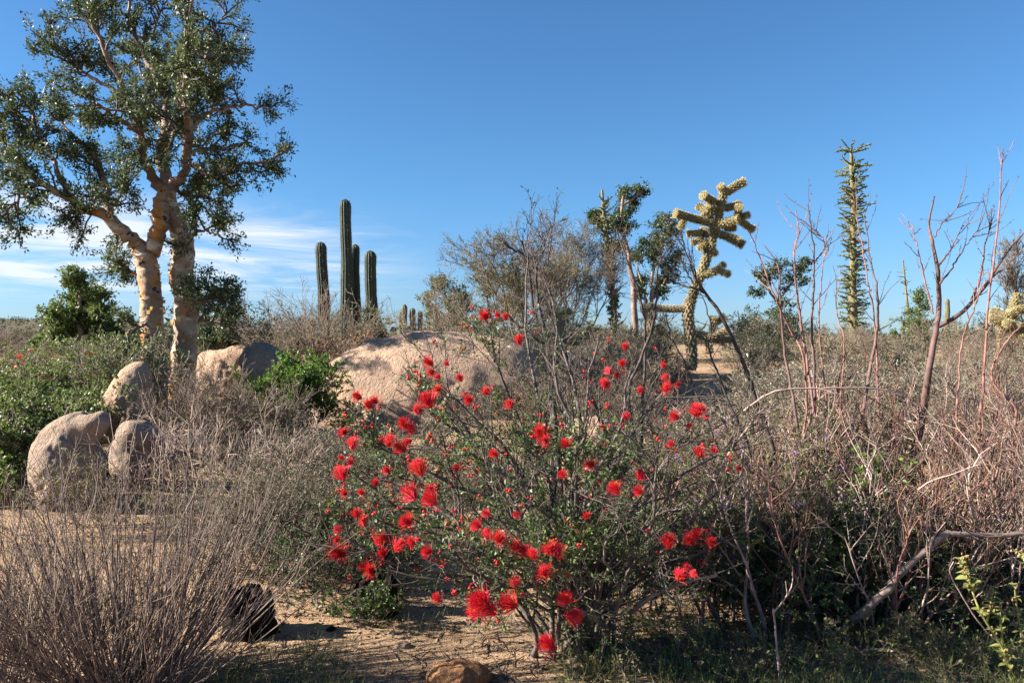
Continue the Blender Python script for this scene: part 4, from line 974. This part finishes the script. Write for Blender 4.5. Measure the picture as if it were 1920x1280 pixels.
fl([(150, 65, 24), (195, 180, 20), (280, 165, 30), (45, 75, 15), (290, 335, 22), (45, 430, 24), (45, 490, 20), (165, 705, 32), (255, 695, 28), (280, 670, 24), (335, 700, 22), (310, 775, 16), (240, 795, 16), (205, 845, 26), (270, 820, 16), (460, 390, 14), (180, 295, 15), (205, 45, 12), (140, 20, 15), (240, 215, 12), (350, 320, 12)], 2.207, 1180, 700)
fl([(35, 975, 25), (725, 1095, 14), (445, 1180, 22), (530, 1085, 18), (465, 1120, 20), (545, 1005, 18), (500, 1140, 15), (735, 1145, 14)], 2.56, 960, 260)
fl([(1095, 680, 32), (1160, 668, 15), (1195, 685, 18), (820, 910, 28), (830, 950, 25), (850, 980, 16), (905, 915, 14), (970, 990, 20)], 2.667, 500, 340)

def flower_mesh(k):
    seed(900 + k)
    n = 220
    a = R.uniform(0, 6.28, n); ph = np.abs(R.normal(0, 0.42, n)); ph = np.minimum(ph, 1.15)
    d = np.stack([np.sin(ph) * np.cos(a), np.sin(ph) * np.sin(a), np.cos(ph)], -1)
    P = grow(d * 0.05, d, R.uniform(0.8, 1.1, n), 4, 0.10, 0.0)
    mb = MB(); mb.tubes(P, taper(n, 4, 0.017, 0.010), 3)
    c = OCT * np.array([0.09, 0.09, 0.12]); mb.add(c + [0, 0, 0.04], OCF)
    o = mb.build('flower', M['red'], None); me = o.data; bpy.data.objects.remove(o); return me
FM = [flower_mesh(k) for k in range(6)]

def fairy_duster():
    seed(901)
    d0 = 3.35
    B = gp(1085, d0)
    T = thing('fairy_duster_bush', 'large twiggy bush covered in bright red brush-like flowers', 'bush', B)
    tg = [(650, 880, -.1), (640, 1000, -.35), (665, 790, .1), (740, 730, .2), (800, 700, .0), (830, 760, -.2), (880, 850, -.4), (920, 640, .3), (990, 480, .45), (1020, 520, .35), (1040, 620, -.1), (1120, 640, .2), (1100, 780, -.45), (1180, 690, 0), (1250, 730, .2), (1320, 760, -.1),
          (1420, 790, .2), (1300, 950, -.4), (1230, 880, -.5), (1060, 900, -.65), (950, 960, -.65), (800, 990, -.55), (730, 1070, -.35), (870, 1060, -.7), (1000, 1080, -.7), (1140, 1000, -.55), (1240, 1060, -.5), (1360, 900, .3), (1160, 820, .5), (960, 800, .5), (860, 740, .6), (1060, 720, .6), (700, 900, .4), (1380, 1000, .1)]
    nst = len(tg); N = 12
    P = np.zeros((nst, N, 3)); n_ = nst
    for k, (px, py, dd) in enumerate(tg):
        e = at(px, py, d0 + dd); s = B + np.array([R.normal() * 0.10, R.normal() * 0.07, -0.03])
        m = s + (e - s) * 0.45 + np.array([(s[0] - e[0]) * 0.06, 0, 0.10 * np.linalg.norm(e - s)]) + R.normal(size=3) * 0.04
        P[k] = smooth_path(np.array([s, s * 0.75 + m * 0.25 + R.normal(size=3) * 0.02 + [0, 0, .03], m, m * 0.4 + e * 0.6 + R.normal(size=3) * 0.03, e]), N)
    P[:, 1:] += R.normal(size=(nst, N - 1, 3)) * 0.007
    r0 = R.uniform(0.010, 0.0165, nst); lvl = [(P, taper(nst, N, r0, 0.0038), np.arange(nst))]
    for n, l0, l1, ang, Np, wn, rf, rm in ((10, .16, .44, .55, 7, .16, .62, .0028), (5, .07, .22, .65, 5, .22, .62, .0020), (3, .03, .10, .7, 4, .25, .7, .0013)):
        pp, pr, root = lvl[-1]
        s, dd, idx, t = spawn(pp, n, 0.25, 1.0, ang, 0.25)
        C = grow(s, dd, R.uniform(l0, l1, len(s)) * (1.15 - .5 * t), Np, wn, 0.06)
        rp = np.maximum(pr[idx, (t * (pp.shape[1] - 1)).astype(int)] * rf, rm)
        lvl.append((C, taper(len(s), Np, rp, np.maximum(rp * .45, rm * .7)), root[idx]))
    for k in range(nst):
        mb = MB()
        for li, (Q, r, root) in enumerate(lvl):
            m = root == k; mb.tubes(Q[m], r[m], 6 if li == 0 else (4 if li == 1 else 3))
        mb.build('stem', M['twig_dark'], T)
    # leaves: dense on the left and low, sparse on the upper right
    def keep(s):
        p = proj(s)
        pr = 0.95 - 0.75 * sstep(1120, 1260, p[:, 0]) - 0.75 * (1 - sstep(700, 800, p[:, 1])) * sstep(850, 1000, p[:, 0])
        pr = pr * (0.12 + 0.88 * sstep(-0.2, 0.3, vnoise(s * 5.5)))
        return R.random(len(s)) < pr
    lf = MB()
    leaf_on(lf, lvl[3][0], 8, 0.019, 0.0085, 0.0, jitter=0.006, keep=keep); leaf_on(lf, lvl[2][0], 7, 0.019, 0.0085, 0.2, jitter=0.008, keep=keep)
    lf.build('leaves', M['leaf_duster'], T, kind='stuff', smooth=False)
    # flowers on the twig ends nearest to where they show
    ends = np.concatenate([lvl[2][0][:, -1], lvl[3][0][:, -1], lvl[1][0][:, -1]]); pe = proj(ends)
    bt = MB()
    for k, (px, py, r) in enumerate(FLOW):
        dist = np.hypot(pe[:, 0] - px, pe[:, 1] - py)
        near = np.where(dist < max(22, dist.min() + 6))[0]
        i = near[np.argmin(ends[near, 1] + 0.012 * dist[near])]
        dep = ends[i, 1] - 0.06
        R_ = r * dep / F * 1.02
        dr = norm(np.array([R.normal() * 0.5 - 0.25, -0.35 + R.normal() * 0.4, 0.55 + R.normal() * 0.45]))
        c = at(px, py, dep); base = c - dr * R_ * 0.62
        mid = (ends[i] + base) / 2 + R.normal(size=3) * 0.006
        bt.tubes(smooth_path(np.array([ends[i], mid, base]), 5)[None], np.full((1, 5), 0.0013), 3)
        o = bpy.data.objects.new('flower', FM[k % 6]); COL.objects.link(o); o.parent = T
        o.location = [float(v) for v in base - B]
        o.rotation_euler = (Vector(dr).to_track_quat('Z', 'Y') @ Matrix.Rotation(R.uniform(0, 6.28), 3, 'Z').to_quaternion()).to_euler()
        s = R_ * 2.0; o.scale = (s * R.uniform(.85, 1.1), s * R.uniform(.85, 1.1), s)
    bt.build('flower_stalks', M['twig_dark'], T, kind='stuff')
    # unopened red buds in little clusters
    fp = np.array([(f[0], f[1]) for f in FLOW]); dm = np.min(np.hypot(pe[:, None, 0] - fp[None, :, 0], pe[:, None, 1] - fp[None, :, 1]), 1)
    sel = np.where((dm < 48) & (R.random(len(pe)) < np.where(pe[:, 0] < 900, 0.14, 0.06)))[0]; c = ends[sel]
    c = np.repeat(c, 6, 0) + R.normal(size=(len(c) * 6, 3)) * 0.0055
    V, f = octs(c, R.uniform(0.003, 0.0060, len(c))); mb = MB(); mb.add(V, f); mb.build('buds', M['red_bud'], T, kind='stuff')
    return lvl
fairy_duster()

# dark, nearly leafless bush standing behind it, its stems crossing the sky
def sky_stems():
    seed(951)
    d = 4.6
    def z(x, y): return (960 + x / 2.56, 260 + y / 2.56)
    S = [([(200, 1420), (180, 1060), (110, 850), (75, 600), (45, 490)], 9, 2.2), ([(210, 1420), (185, 1100), (140, 860), (115, 610), (150, 480)], 9, 2.2), ([(113, 640), (60, 560), (0, 530), (-40, 500)], 4, 2), ([(115, 620), (140, 560), (160, 500), (125, 468)], 4, 2),
         ([(480, 1500), (320, 1100), (120, 960), (40, 900), (-30, 840)], 7, 2), ([(600, 1500), (560, 1200), (640, 1000), (690, 830), (700, 620), (775, 490)], 6, 1.6)]
    S2 = [([(1260, 1500), (1140, 1160), (1020, 880), (920, 735), (870, 640), (805, 450)], 8, 1.8), ([(925, 740), (860, 712), (780, 690), (715, 640)], 4, 1.6), ([(880, 710), (840, 640), (805, 570)], 3, 1.4), ([(890, 690), (870, 610), (850, 560)], 3, 1.4), ([(620, 1480), (640, 1000), (620, 780), (545, 570), (500, 430)], 5, 1.5),
          ([(1150, 1500), (960, 1060), (955, 900), (915, 760)], 4, 1.4), ([(1000, 1500), (820, 1060), (760, 950), (740, 840)], 4, 1.6)]
    for stems, lab, bx, mt in ((S, 'dark leafless shrub with crooked forked tips behind the red-flowered bush', 1040, 'twig_black'), (S2, 'leafless shrub whose long dark wands cross in front of the tall cholla', 1380, 'twig_black')):
        B = gp(bx, d); T = thing('leafless_shrub', lab, 'shrub', B)
        for k, (pts, w0, w1) in enumerate(stems):
            P, r = limb_px([(*z(x, y), R.uniform(-.05, .05)) for x, y in pts], d, w0 * 1.25, w1 * 1.35, 22)
            if pts[0][1] > 1400: P = np.concatenate([[B + np.array([R.normal() * .05, R.normal() * .05, -.03])], P]); r = np.append(r[0] * 1.1, r)
            P[1:-1] += R.normal(size=(len(P) - 2, 3)) * 0.004
            mb = MB(); mb.tubes(P[None], r[None], 6)
            n = 9 if stems is S2 else 14
            s, dd, _, t = spawn(P[None], n, 0.3, 1.0, 0.7, 0.25); C = grow(s, dd, R.uniform(.06, .24, n), 5, .2, .06); mb.tubes(C, taper(n, 5, .0028, .0012), 3)
            s, dd, _, t = spawn(C, 4, 0.2, 1.0, 0.7, 0.25); C2 = grow(s, dd, R.uniform(.02, .08, len(s)), 3, .2, .06); mb.tubes(C2, taper(len(s), 3, .0016, .0009), 3)
            mb.build('stem', M[mt], T)
sky_stems()

# ------------------------------------------------------------------ thorn shrubs on the right
def spurs(mb, P, r, per_m=20, L=0.018):
    ln = np.linalg.norm(np.diff(P, axis=0), axis=1).sum(); n = max(4, int(ln * per_m))
    s, d, _, t = spawn(P[None], n, 0.1, 1.0, 1.25, 0.2); C = grow(s, d, R.uniform(.5, 1.5, n) * L, 2, .15, 0.1); mb.tubes(C, taper(n, 2, .0019, .0007), 3)

def thorn_shrub(label, d, base_px, stems, sd, fill=10, mats=('twig_brown', 'twig_red', 'twig_pale'), fillh=(0.7, 1.25), br=0.3, leafy=0):
    seed(sd)
    B = gp(base_px, d); T = thing('thorn_shrub', label, 'shrub', B, 'leafless thorn shrubs')
    def z(x, y): return (1380 + x / 2.461, 240 + y / 2.461)
    allC = []
    for k, (pts, w0, w1, mi, rooted) in enumerate(stems):
        P, r = limb_px([(*z(x, y), R.uniform(-.08, .08)) for x, y in pts], d, w0 / 2.461, w1 / 2.461, 26)
        if rooted:
            b = B + np.array([R.normal() * br * .4 + (P[0, 0] - B[0]) * .4, R.normal() * br * .4, 0]); b[2] = ground(b[0], b[1]) - .03
            Q = smooth_path(np.array([b, b * .5 + P[0] * .5 + R.normal(size=3) * .03, P[0]]), 8)[:-1]; P = np.concatenate([Q, P]); r = np.concatenate([np.full(7, r[0] * 1.05), r])
        P[1:-1] += R.normal(size=(len(P) - 2, 3)) * .0025
        mb = MB(); mb.tubes(P[None], r[None], 7); spurs(mb, P, r)
        n = 7
        s, dd, _, t = spawn(P[None], n, 0.35, 1.0, .55, .2); C = grow(s, dd, R.uniform(.08, .3, n), 6, .12, .08); mb.tubes(C, taper(n, 6, .0032, .0013), 4)
        for c in C: spurs(mb, c, None, 20, .014)
        mb.build('stem', M[mats[mi]], T); allC.append(C)
    for k in range(fill):
        a = R.uniform(0, 6.28); u = R.uniform(0, .75); b = B + np.array([R.normal() * br, R.normal() * br * .7, 0]); b[2] = ground(b[0], b[1]) - .03
        P = grow(b[None], np.array([[np.sin(u) * np.cos(a), np.sin(u) * np.sin(a), np.cos(u)]]), R.uniform(*fillh), 12, .10, .05)
        w = R.uniform(.0055, .0125); mb = MB(); r = taper(1, 12, w, .0018); mb.tubes(P, r, 5); spurs(mb, P[0], r[0])
        s, dd, _, t = spawn(P, 7, 0.25, 1.0, .6, .25); C = grow(s, dd, R.uniform(.12, .42, 7), 6, .14, .08); mb.tubes(C, taper(7, 6, w * .55, .0013), 3)
        for c in C: spurs(mb, c, None, 19, .015)
        s, dd, _, t = spawn(C, 2, 0.2, 1.0, .7, .25); C2 = grow(s, dd, R.uniform(.05, .16, len(s)), 4, .16, .05); mb.tubes(C2, taper(len(s), 4, .0018, .001), 3)
        mb.build('stem', M[mats[R.choice(3, p=[.3, .4, .3])]], T); allC.append(C2)
    if leafy:
        lf = MB()
        for C in allC: leaf_on(lf, C, leafy, 0.014, 0.007, 0.1, jitter=.004)
        lf.build('leaves', M['leaf_olive'], T, kind='stuff', smooth=False)
    return T

thorn_shrub('big thorn shrub with a thick dark main stem and crooked candelabra branches', 5.0, 1722, [
    ([(865, 1290), (890, 1130), (920, 950), (935, 800), (930, 650), (905, 520), (890, 450), (915, 315)], 34, 6, 0, 1), ([(935, 915), (1030, 860), (1100, 790), (1170, 700), (1230, 600), (1325, 490), (1370, 460)], 22, 5, 0, 0),
    ([(1085, 805), (1130, 680), (1150, 540), (1185, 415)], 13, 4, 0, 0), ([(932, 640), (990, 560), (1055, 430)], 11, 3.5, 0, 0), ([(940, 720), (1000, 640), (1050, 560), (1120, 460)], 10, 3, 0, 0), ([(915, 505), (950, 440), (990, 400), (1075, 310)], 7, 2.5, 0, 0),
    ([(910, 860), (870, 700), (840, 560), (810, 440)], 9, 3, 1, 0), ([(1170, 700), (1240, 640), (1325, 565)], 9, 3, 0, 0)], 1001, fill=12, leafy=2)
thorn_shrub('thorn shrub with one very tall pale thorny wand above the others', 4.7, 1850, [
    ([(1120, 1330), (1140, 1200), (1160, 850), (1190, 600), (1215, 380), (1225, 180), (1235, 95)], 13, 4, 1, 1), ([(1300, 1300), (1180, 1150), (1240, 1000), (1329, 900)], 12, 5, 1, 1), ([(1020, 1300), (1040, 1000), (1100, 830), (1150, 700)], 10, 4, 1, 1)], 1003, fill=14, leafy=2)
thorn_shrub('thorn shrub with leaning reddish wands and one dark hooked stem right of the cholla', 5.0, 1525, [
    ([(360, 1300), (300, 900), (275, 700), (270, 550), (290, 480), (275, 380)], 12, 4, 1, 1), ([(330, 1300), (310, 1050), (250, 930), (180, 780), (120, 620), (60, 480)], 11, 4, 1, 1), ([(365, 1300), (350, 900), (360, 700), (355, 520), (335, 385)], 14, 5, 0, 1),
    ([(360, 620), (405, 560), (405, 520), (370, 470)], 8, 4, 0, 0), ([(420, 1300), (385, 900), (400, 650), (420, 490)], 8, 3, 1, 1), ([(270, 1290), (220, 1000), (205, 800), (195, 640), (130, 540)], 14, 4, 0, 1)], 1005, fill=12, leafy=1)
thorn_shrub('slim thorn shrub whose two wands cross in front of the tall boojum', 5.2, 1640, [
    ([(590, 1290), (640, 1000), (655, 880), (650, 740), (620, 600), (590, 400)], 17, 4.5, 0, 1), ([(660, 1290), (640, 900), (610, 720), (570, 480), (540, 310)], 9, 3, 1, 1), ([(480, 1290), (500, 1000), (465, 850), (465, 700)], 8, 3, 1, 1)], 1007, fill=12, leafy=1)
thorn_shrub('low dense thorn shrub with pale stems below the purple flowers', 4.5, 1480, [], 1009, fill=16, fillh=(.5, .9), br=.28, leafy=2)
thorn_shrub('dense tangle of reddish thorny stems between the boojum wands and the big thorn shrub', 4.4, 1690, [], 1011, fill=16, fillh=(.55, .95), br=.3, leafy=3)
thorn_shrub('dense tangle of reddish thorny stems at the right edge of the thicket', 4.2, 1880, [], 1013, fill=18, fillh=(.55, 1.0), br=.3, leafy=3)
thorn_shrub('thorny shrub with grey-red stems deep behind the tangle', 6.0, 1780, [], 1015, fill=18, fillh=(.7, 1.2), br=.5, leafy=2)
thorn_shrub('thorny shrub with grey-red stems behind the slim wands', 6.2, 1590, [], 1017, fill=16, fillh=(.6, 1.0), br=.5, leafy=2)

for k, (px, d_, n_, h_, lab) in enumerate([(1350, 3.9, 14, (.5, .85), 'tangled pale-stemmed thorn shrub right beside the red-flowered bush'), (1430, 3.8, 14, (.5, .9), 'tangled thorn shrub between the red-flowered bush and the upright dead stalk'),
        (1560, 3.75, 15, (.5, .9), 'tangled reddish thorn shrub behind the upright dead stalk'), (1660, 3.8, 15, (.45, .85), 'tangled reddish thorn shrub above the bent fallen branch'), (1780, 3.7, 15, (.45, .85), 'tangled thorn shrub over the slanting dead limb'), (1900, 3.6, 14, (.45, .85), 'tangled thorn shrub behind the yellow-green herb'),
        (1420, 5.4, 14, (.6, 1.0), 'pale thorny shrub behind the purple-flowered weeds'), (1900, 5.6, 16, (.7, 1.2), 'tall thorny shrub in front of the grey mounded shrub')]):
    thorn_shrub(lab, d_, px, [], 1020 + k, fill=n_, fillh=h_, br=.26, leafy=2)

# leafy understorey below the thorns
und = [(1290, 3.9, .42, 'leaf_dark', 'dark leafy undergrowth right of the red-flowered bush'), (1400, 4.1, .55, 'leaf_green', 'green undergrowth with purple flowers between bush and thorn shrubs'), (1500, 3.9, .42, 'leaf_dark', 'dark leafy undergrowth below the leaning wands'),
       (1600, 4.0, .44, 'leaf_dark', 'dark leafy undergrowth below the slim thorn shrub'), (1710, 3.9, .40, 'leaf_dark', 'dark leafy undergrowth behind the fallen grey limb'), (1820, 3.9, .36, 'leaf_dark', 'dark leafy undergrowth below the very tall wand'), (1440, 5.0, .8, 'leaf_olive', 'olive weeds with purple flowers behind the undergrowth')]
for k, (px, d, h, m_, lab) in enumerate(und):
    shrub('undergrowth', lab, 'shrub', gp(px, d), 72, h, 0.95, lv(6, 5, 3, 0.0010), 0.004, M['twig_grey'], leaf=dict(per=12 if k in (1, 2, 3) else 8, L=0.024, W=0.012, mat=M[m_]), sd=1100 + k, base_r=0.3,
          flowers=dict(n=40 if k == 6 else 24, s=0.024, mat=M['purple']) if k in (1, 6) else None)
shrub('leafy_weed', 'small leafy green weed growing against the charred stump under the red flowers', 'plant', gp(682, 3.62), 24, 0.2, 0.8, lv(4, 4, 3, 0.0009), 0.002, M['twig_dark'], leaf=dict(per=8, L=0.02, W=0.009, mat=M['leaf_duster']), sd=1119, base_r=0.06)
shrub('green_sprig', 'fresh yellow-green leafy sprig climbing in the thorn thicket', 'plant', gp(1662, 4.25) + np.array([0, 0, .35]), 9, 0.42, 0.35, [dict(n=7, len=.3, ang=.6, N=4)], 0.0025, M['twig_grey'], leaf=dict(per=8, L=0.03, W=0.02, mat=M['leaf_fresh']), sd=1120, base_r=0.05)

# ------------------------------------------------------------------ foreground left: grey leafless fan-shaped shrub
shrub('fan_shrub', 'grey leafless shrub of hundreds of thin stems fanning up from the sand', 'shrub', gp(238, 2.85), 205, 0.83, 1.02, [dict(n=3, len=.38, ang=.28, sd=.12, N=6, wander=.10, rmin=.0016), dict(n=2, len=.12, ang=.45, N=3, rmin=.0011)], 0.0044, M['twig_fan'], split=True, sd=1201, base_r=0.16, wander=0.06, up=0.03, N=9, lenvar=(.55, 1.08), expo=.6)
shrub('fan_shrub', 'dark purplish leafless shrub leaning in beside the grey fan-shaped shrub', 'shrub', gp(-60, 2.7), 110, 0.8, 0.9, [dict(n=4, len=.38, ang=.3, sd=.12, N=6, wander=.08, rmin=.0011), dict(n=3, len=.12, ang=.45, N=3, rmin=.0008)], 0.0030, M['twig_fan'], split=True, sd=1203, base_r=0.18, wander=0.06, up=0.02, N=9, lenvar=(.5, 1.05))
shrub('fan_shrub', 'low mat of thin dark stems at the foot of the grey fan-shaped shrub', 'shrub', gp(90, 2.75), 90, 0.45, 1.1, [dict(n=4, len=.4, ang=.35, N=5, wander=.1, rmin=.001), dict(n=3, len=.15, ang=.5, N=3, rmin=.0008)], 0.0026, M['twig_dark'], split=True, sd=1205, base_r=0.22, wander=0.09, up=0.02, N=7)

# ------------------------------------------------------------------ foreground pieces
def stick(name, label, cat, pts, d, w0, w1, mtl, twigs=0, sd=1):
    seed(sd)
    P, r = limb_px(pts, d, w0, w1, 24); P[1:-1] += R.normal(size=(22, 3)) * r[1:-1, None] * .25
    mb = MB(); mb.tubes(P[None], (r * (1 + .08 * R.normal(size=24)))[None], 8, cap=True)
    if twigs:
        s, dd, _, _ = spawn(P[None], twigs, .15, .95, .8); C = grow(s, dd, R.uniform(.05, .2, twigs), 5, .2, .03); mb.tubes(C, taper(twigs, 5, .0026, .001), 4)
    o = mb.build(name, mtl, None, origin=P[0]); return tag(o, label, cat)
stick('fallen_limb', 'thick grey dead limb slanting through the shade of the thorn shrubs', 'branch', [(1560, 1195, .1), (1640, 1126, 0), (1714, 1051, 0), (1771, 1004, 0), (1800, 1001, 0), (1878, 1004, 0), (1940, 996, 0)], 3.35, 17, 7, M['twig_grey'], 10, 1301)
stick('fallen_branch', 'bent grey branch lying on the shaded ground under the thorn shrubs', 'branch', [(1540, 1252, .05), (1588, 1228, .02), (1656, 1217, 0), (1692, 1236, -.1), (1735, 1275, -.2)], 3.3, 7, 5, M['twig_pale'], 4, 1303)
stick('dry_stalk', 'thin pale dead stalk standing upright before the undergrowth', 'stick', [(1464, 1290, 0), (1457, 1220, 0), (1450, 1140, 0)], 3.0, 5, 3.5, M['twig_pale'], 0, 1305)
stick('dry_stalk', 'forked thin dead stalk leaning against the upright stalk', 'stick', [(1450, 1148, 0), (1470, 1124, 0), (1485, 1096, .02), (1486, 1062, .02)], 3.0, 3.5, 1.6, M['twig_pale'], 2, 1307)
stick('dry_stalk', 'long white bent stalk arching down to the yellow-green plant', 'stick', [(1935, 1256, 0), (1880, 1210, 0), (1840, 1172, 0), (1800, 1110, 0), (1781, 1072, 0), (1788, 1052, 0)], 3.05, 3.2, 1.8, M['twig_pale'], 0, 1309)
stick('dead_branch', 'long pale dead branch lying across the shrubs above the undergrowth', 'branch', [(1395, 770, 0), (1450, 735, 0), (1530, 728, 0), (1640, 728, 0), (1700, 745, 0)], 4.4, 4.5, 2, M['twig_pale'], 8, 1311)
stick('dead_branch', 'pale forked dead branch reaching from the right side of the red-flowered bush', 'branch', [(1190, 1140, .15), (1290, 990, .1), (1355, 870, 0), (1410, 790, 0), (1440, 760, 0)], 3.5, 9, 3, M['twig_grey'], 12, 1313)
stick('dead_branch', 'broken pale branch stub sticking out low right of the red-flowered bush', 'branch', [(1180, 1150, .1), (1225, 1115, .05), (1290, 1090, 0), (1345, 1078, 0)], 3.1, 10, 4, M['twig_grey'], 5, 1315)

def corner_plant():
    seed(1401)
    d = 2.95; B = gp(1920, d); T = thing('leafy_herb', 'yellow-green herb with leaf whorls and pinkish buds at the corner of the thicket', 'plant', B)
    stems = [[(1915, 1310), (1880, 1215), (1840, 1150), (1818, 1090), (1810, 1045)], [(1922, 1300), (1918, 1215), (1908, 1150), (1902, 1095)], [(1900, 1290), (1882, 1220), (1876, 1160), (1876, 1130)], [(1940, 1300), (1950, 1150), (1925, 1060), (1910, 1035)], [(1850, 1165), (1858, 1130), (1862, 1100)], [(1826, 1110), (1812, 1075), (1800, 1050)]]
    u_ = np.linspace(0, 1, 6); hw = np.array([0.10, 0.42, 0.52, 0.44, 0.26, 0.02]); z_ = -0.25 * u_ ** 2
    V = np.concatenate([np.stack([u_, hw * 0.75, z_ + hw * 0.25], -1), np.stack([u_, 0 * hw, z_], -1), np.stack([u_, -hw * 0.75, z_ + hw * 0.25], -1)]); i = np.arange(5)
    q = np.concatenate([np.stack([i, i + 1, i + 7, i + 6], -1), np.stack([i + 6, i + 7, i + 13, i + 12], -1)])
    o = mesh_obj('leaf', V, [q], M['leaf_yellow']); leaf_me = o.data; bpy.data.objects.remove(o)
    for k, st in enumerate(stems):
        P, r = limb_px([(x, y, R.uniform(-.04, .04)) for x, y in st], d, 5, 3, 20); mb = MB(); mb.tubes(P[None], r[None], 6)
        stem = mb.build('stem', M['leaf_yellow'], T)
        bd = MB()
        for u in np.linspace(.25, 1, 6):
            p = P[int(u * 19)]
            for a in np.arange(5) * 1.257 + R.uniform(0, 6.28):
                lo = bpy.data.objects.new('leaf', leaf_me); COL.objects.link(lo); lo.parent = stem; lo.location = [float(v) for v in p - B]
                lo.rotation_euler = (R.uniform(-.4, .4), -R.uniform(-.1, .7), a + R.uniform(-.3, .3)); sc_ = 0.042 * (1.25 - .75 * u) * R.uniform(.7, 1.15); lo.scale = (sc_, sc_ * .85, sc_)
            V, f = octs(p + R.normal(size=(4, 3)) * .008, .005, (1, 1, 1.3)); bd.add(V, f)
        bd.build('buds', M['bud_pink'], stem, kind='stuff', origin=B)
corner_plant()

# pebbles, litter and small grass on the near ground
for k, (px, d_, lab) in list(enumerate([(1150, 3.1, 'low dark weed under the right side of the red-flowered bush'), (1260, 3.25, 'low dark weed beside the broken branch stub'), (1370, 3.2, 'low dark weed left of the upright dead stalk'), (1530, 3.15, 'low dark weed at the tip of the bent fallen branch'), (1640, 3.3, 'low dark weed behind the bent fallen branch'), (1760, 3.2, 'low green weed between the fallen branch and the herb'), (1840, 3.1, 'low green weed at the foot of the yellow-green herb')])):
    shrub('low_weed', lab, 'plant', gp(px, d_), 26, .17, 1.1, lv(4, 4, 3, 0.0009), 0.002, M['twig_mid'], leaf=dict(per=2, L=0.02, W=0.009, mat=M['leaf_green'] if k % 2 else M['leaf_olive']), sd=1620 + k, base_r=0.16)
seed(1501)
def scatter(n, dmin, dmax, lo=-150, hi=2070):
    d = dmin + (dmax - dmin) * R.random(n) ** 1.4; px = R.uniform(lo, hi, n); x = (px - 960) * d / F
    return np.stack([x, d, ground(x, d)], -1)
P = scatter(11000, 2.5, 6.2); sz = 0.003 + 0.010 * R.random(len(P)) ** 5
V, f = octs(P + [0, 0, 0.001], sz, (1, 1, .7)); mb = MB(); mb.add(V, f)
o = mb.build('gravel', M['granite'], None, kind='stuff'); tag(o, 'coarse granite gravel strewn over the sandy ground', 'gravel')
P = np.concatenate([scatter(2600, 2.5, 7.0), scatter(1500, 2.5, 3.8, 900, 2050)]) + [0, 0, .005]; a = R.uniform(0, 6.28, len(P))
G = grow(P, np.stack([np.cos(a), np.sin(a), R.uniform(-.05, .12, len(P))], -1), R.uniform(.03, .16, len(P)), 4, .18, 0); G[..., 2] = np.maximum(G[..., 2], ground(G[..., 0], G[..., 1]) + .003)
mb = MB(); mb.tubes(G, taper(len(P), 4, .0028, .0014), 3); o = mb.build('litter', M['twig_dark'], None, kind='stuff'); tag(o, 'dry twig litter lying on the sand', 'litter')
P = scatter(5000, 2.5, 8.0) + [0, 0, .004]; dr = R.normal(size=P.shape) * [1, 1, .25] + [0, 0, .1]; V, q = leaves(P, dr, .022, .010); mb = MB(); mb.add(V, q)
o = mb.build('leaf_litter', M['leaf_brown'], None, kind='stuff', smooth=False); tag(o, 'dry brown leaf litter on the sand', 'litter')
P = np.concatenate([scatter(420, 2.6, 3.7, 1050, 2050), scatter(70, 2.7, 3.3, 380, 680), scatter(260, 3.5, 9, -100, 2000), scatter(500, 9, 30, 1250, 1900)])
P = np.repeat(P, 11, 0); P[:, :2] += R.normal(size=(len(P), 2)) * .035; P[:, 2] = ground(P[:, 0], P[:, 1])
G = grow(P, R.normal(size=P.shape) * [.5, .5, .2] + [0, 0, 1], R.uniform(.03, .12, len(P)), 2, .2, 0); mb = MB(); mb.tubes(G, taper(len(P), 2, .0015, .0006), 3)
o = mb.build('grass', M['grass'], None, kind='stuff'); tag(o, 'sparse short green grass on the ground', 'grass')
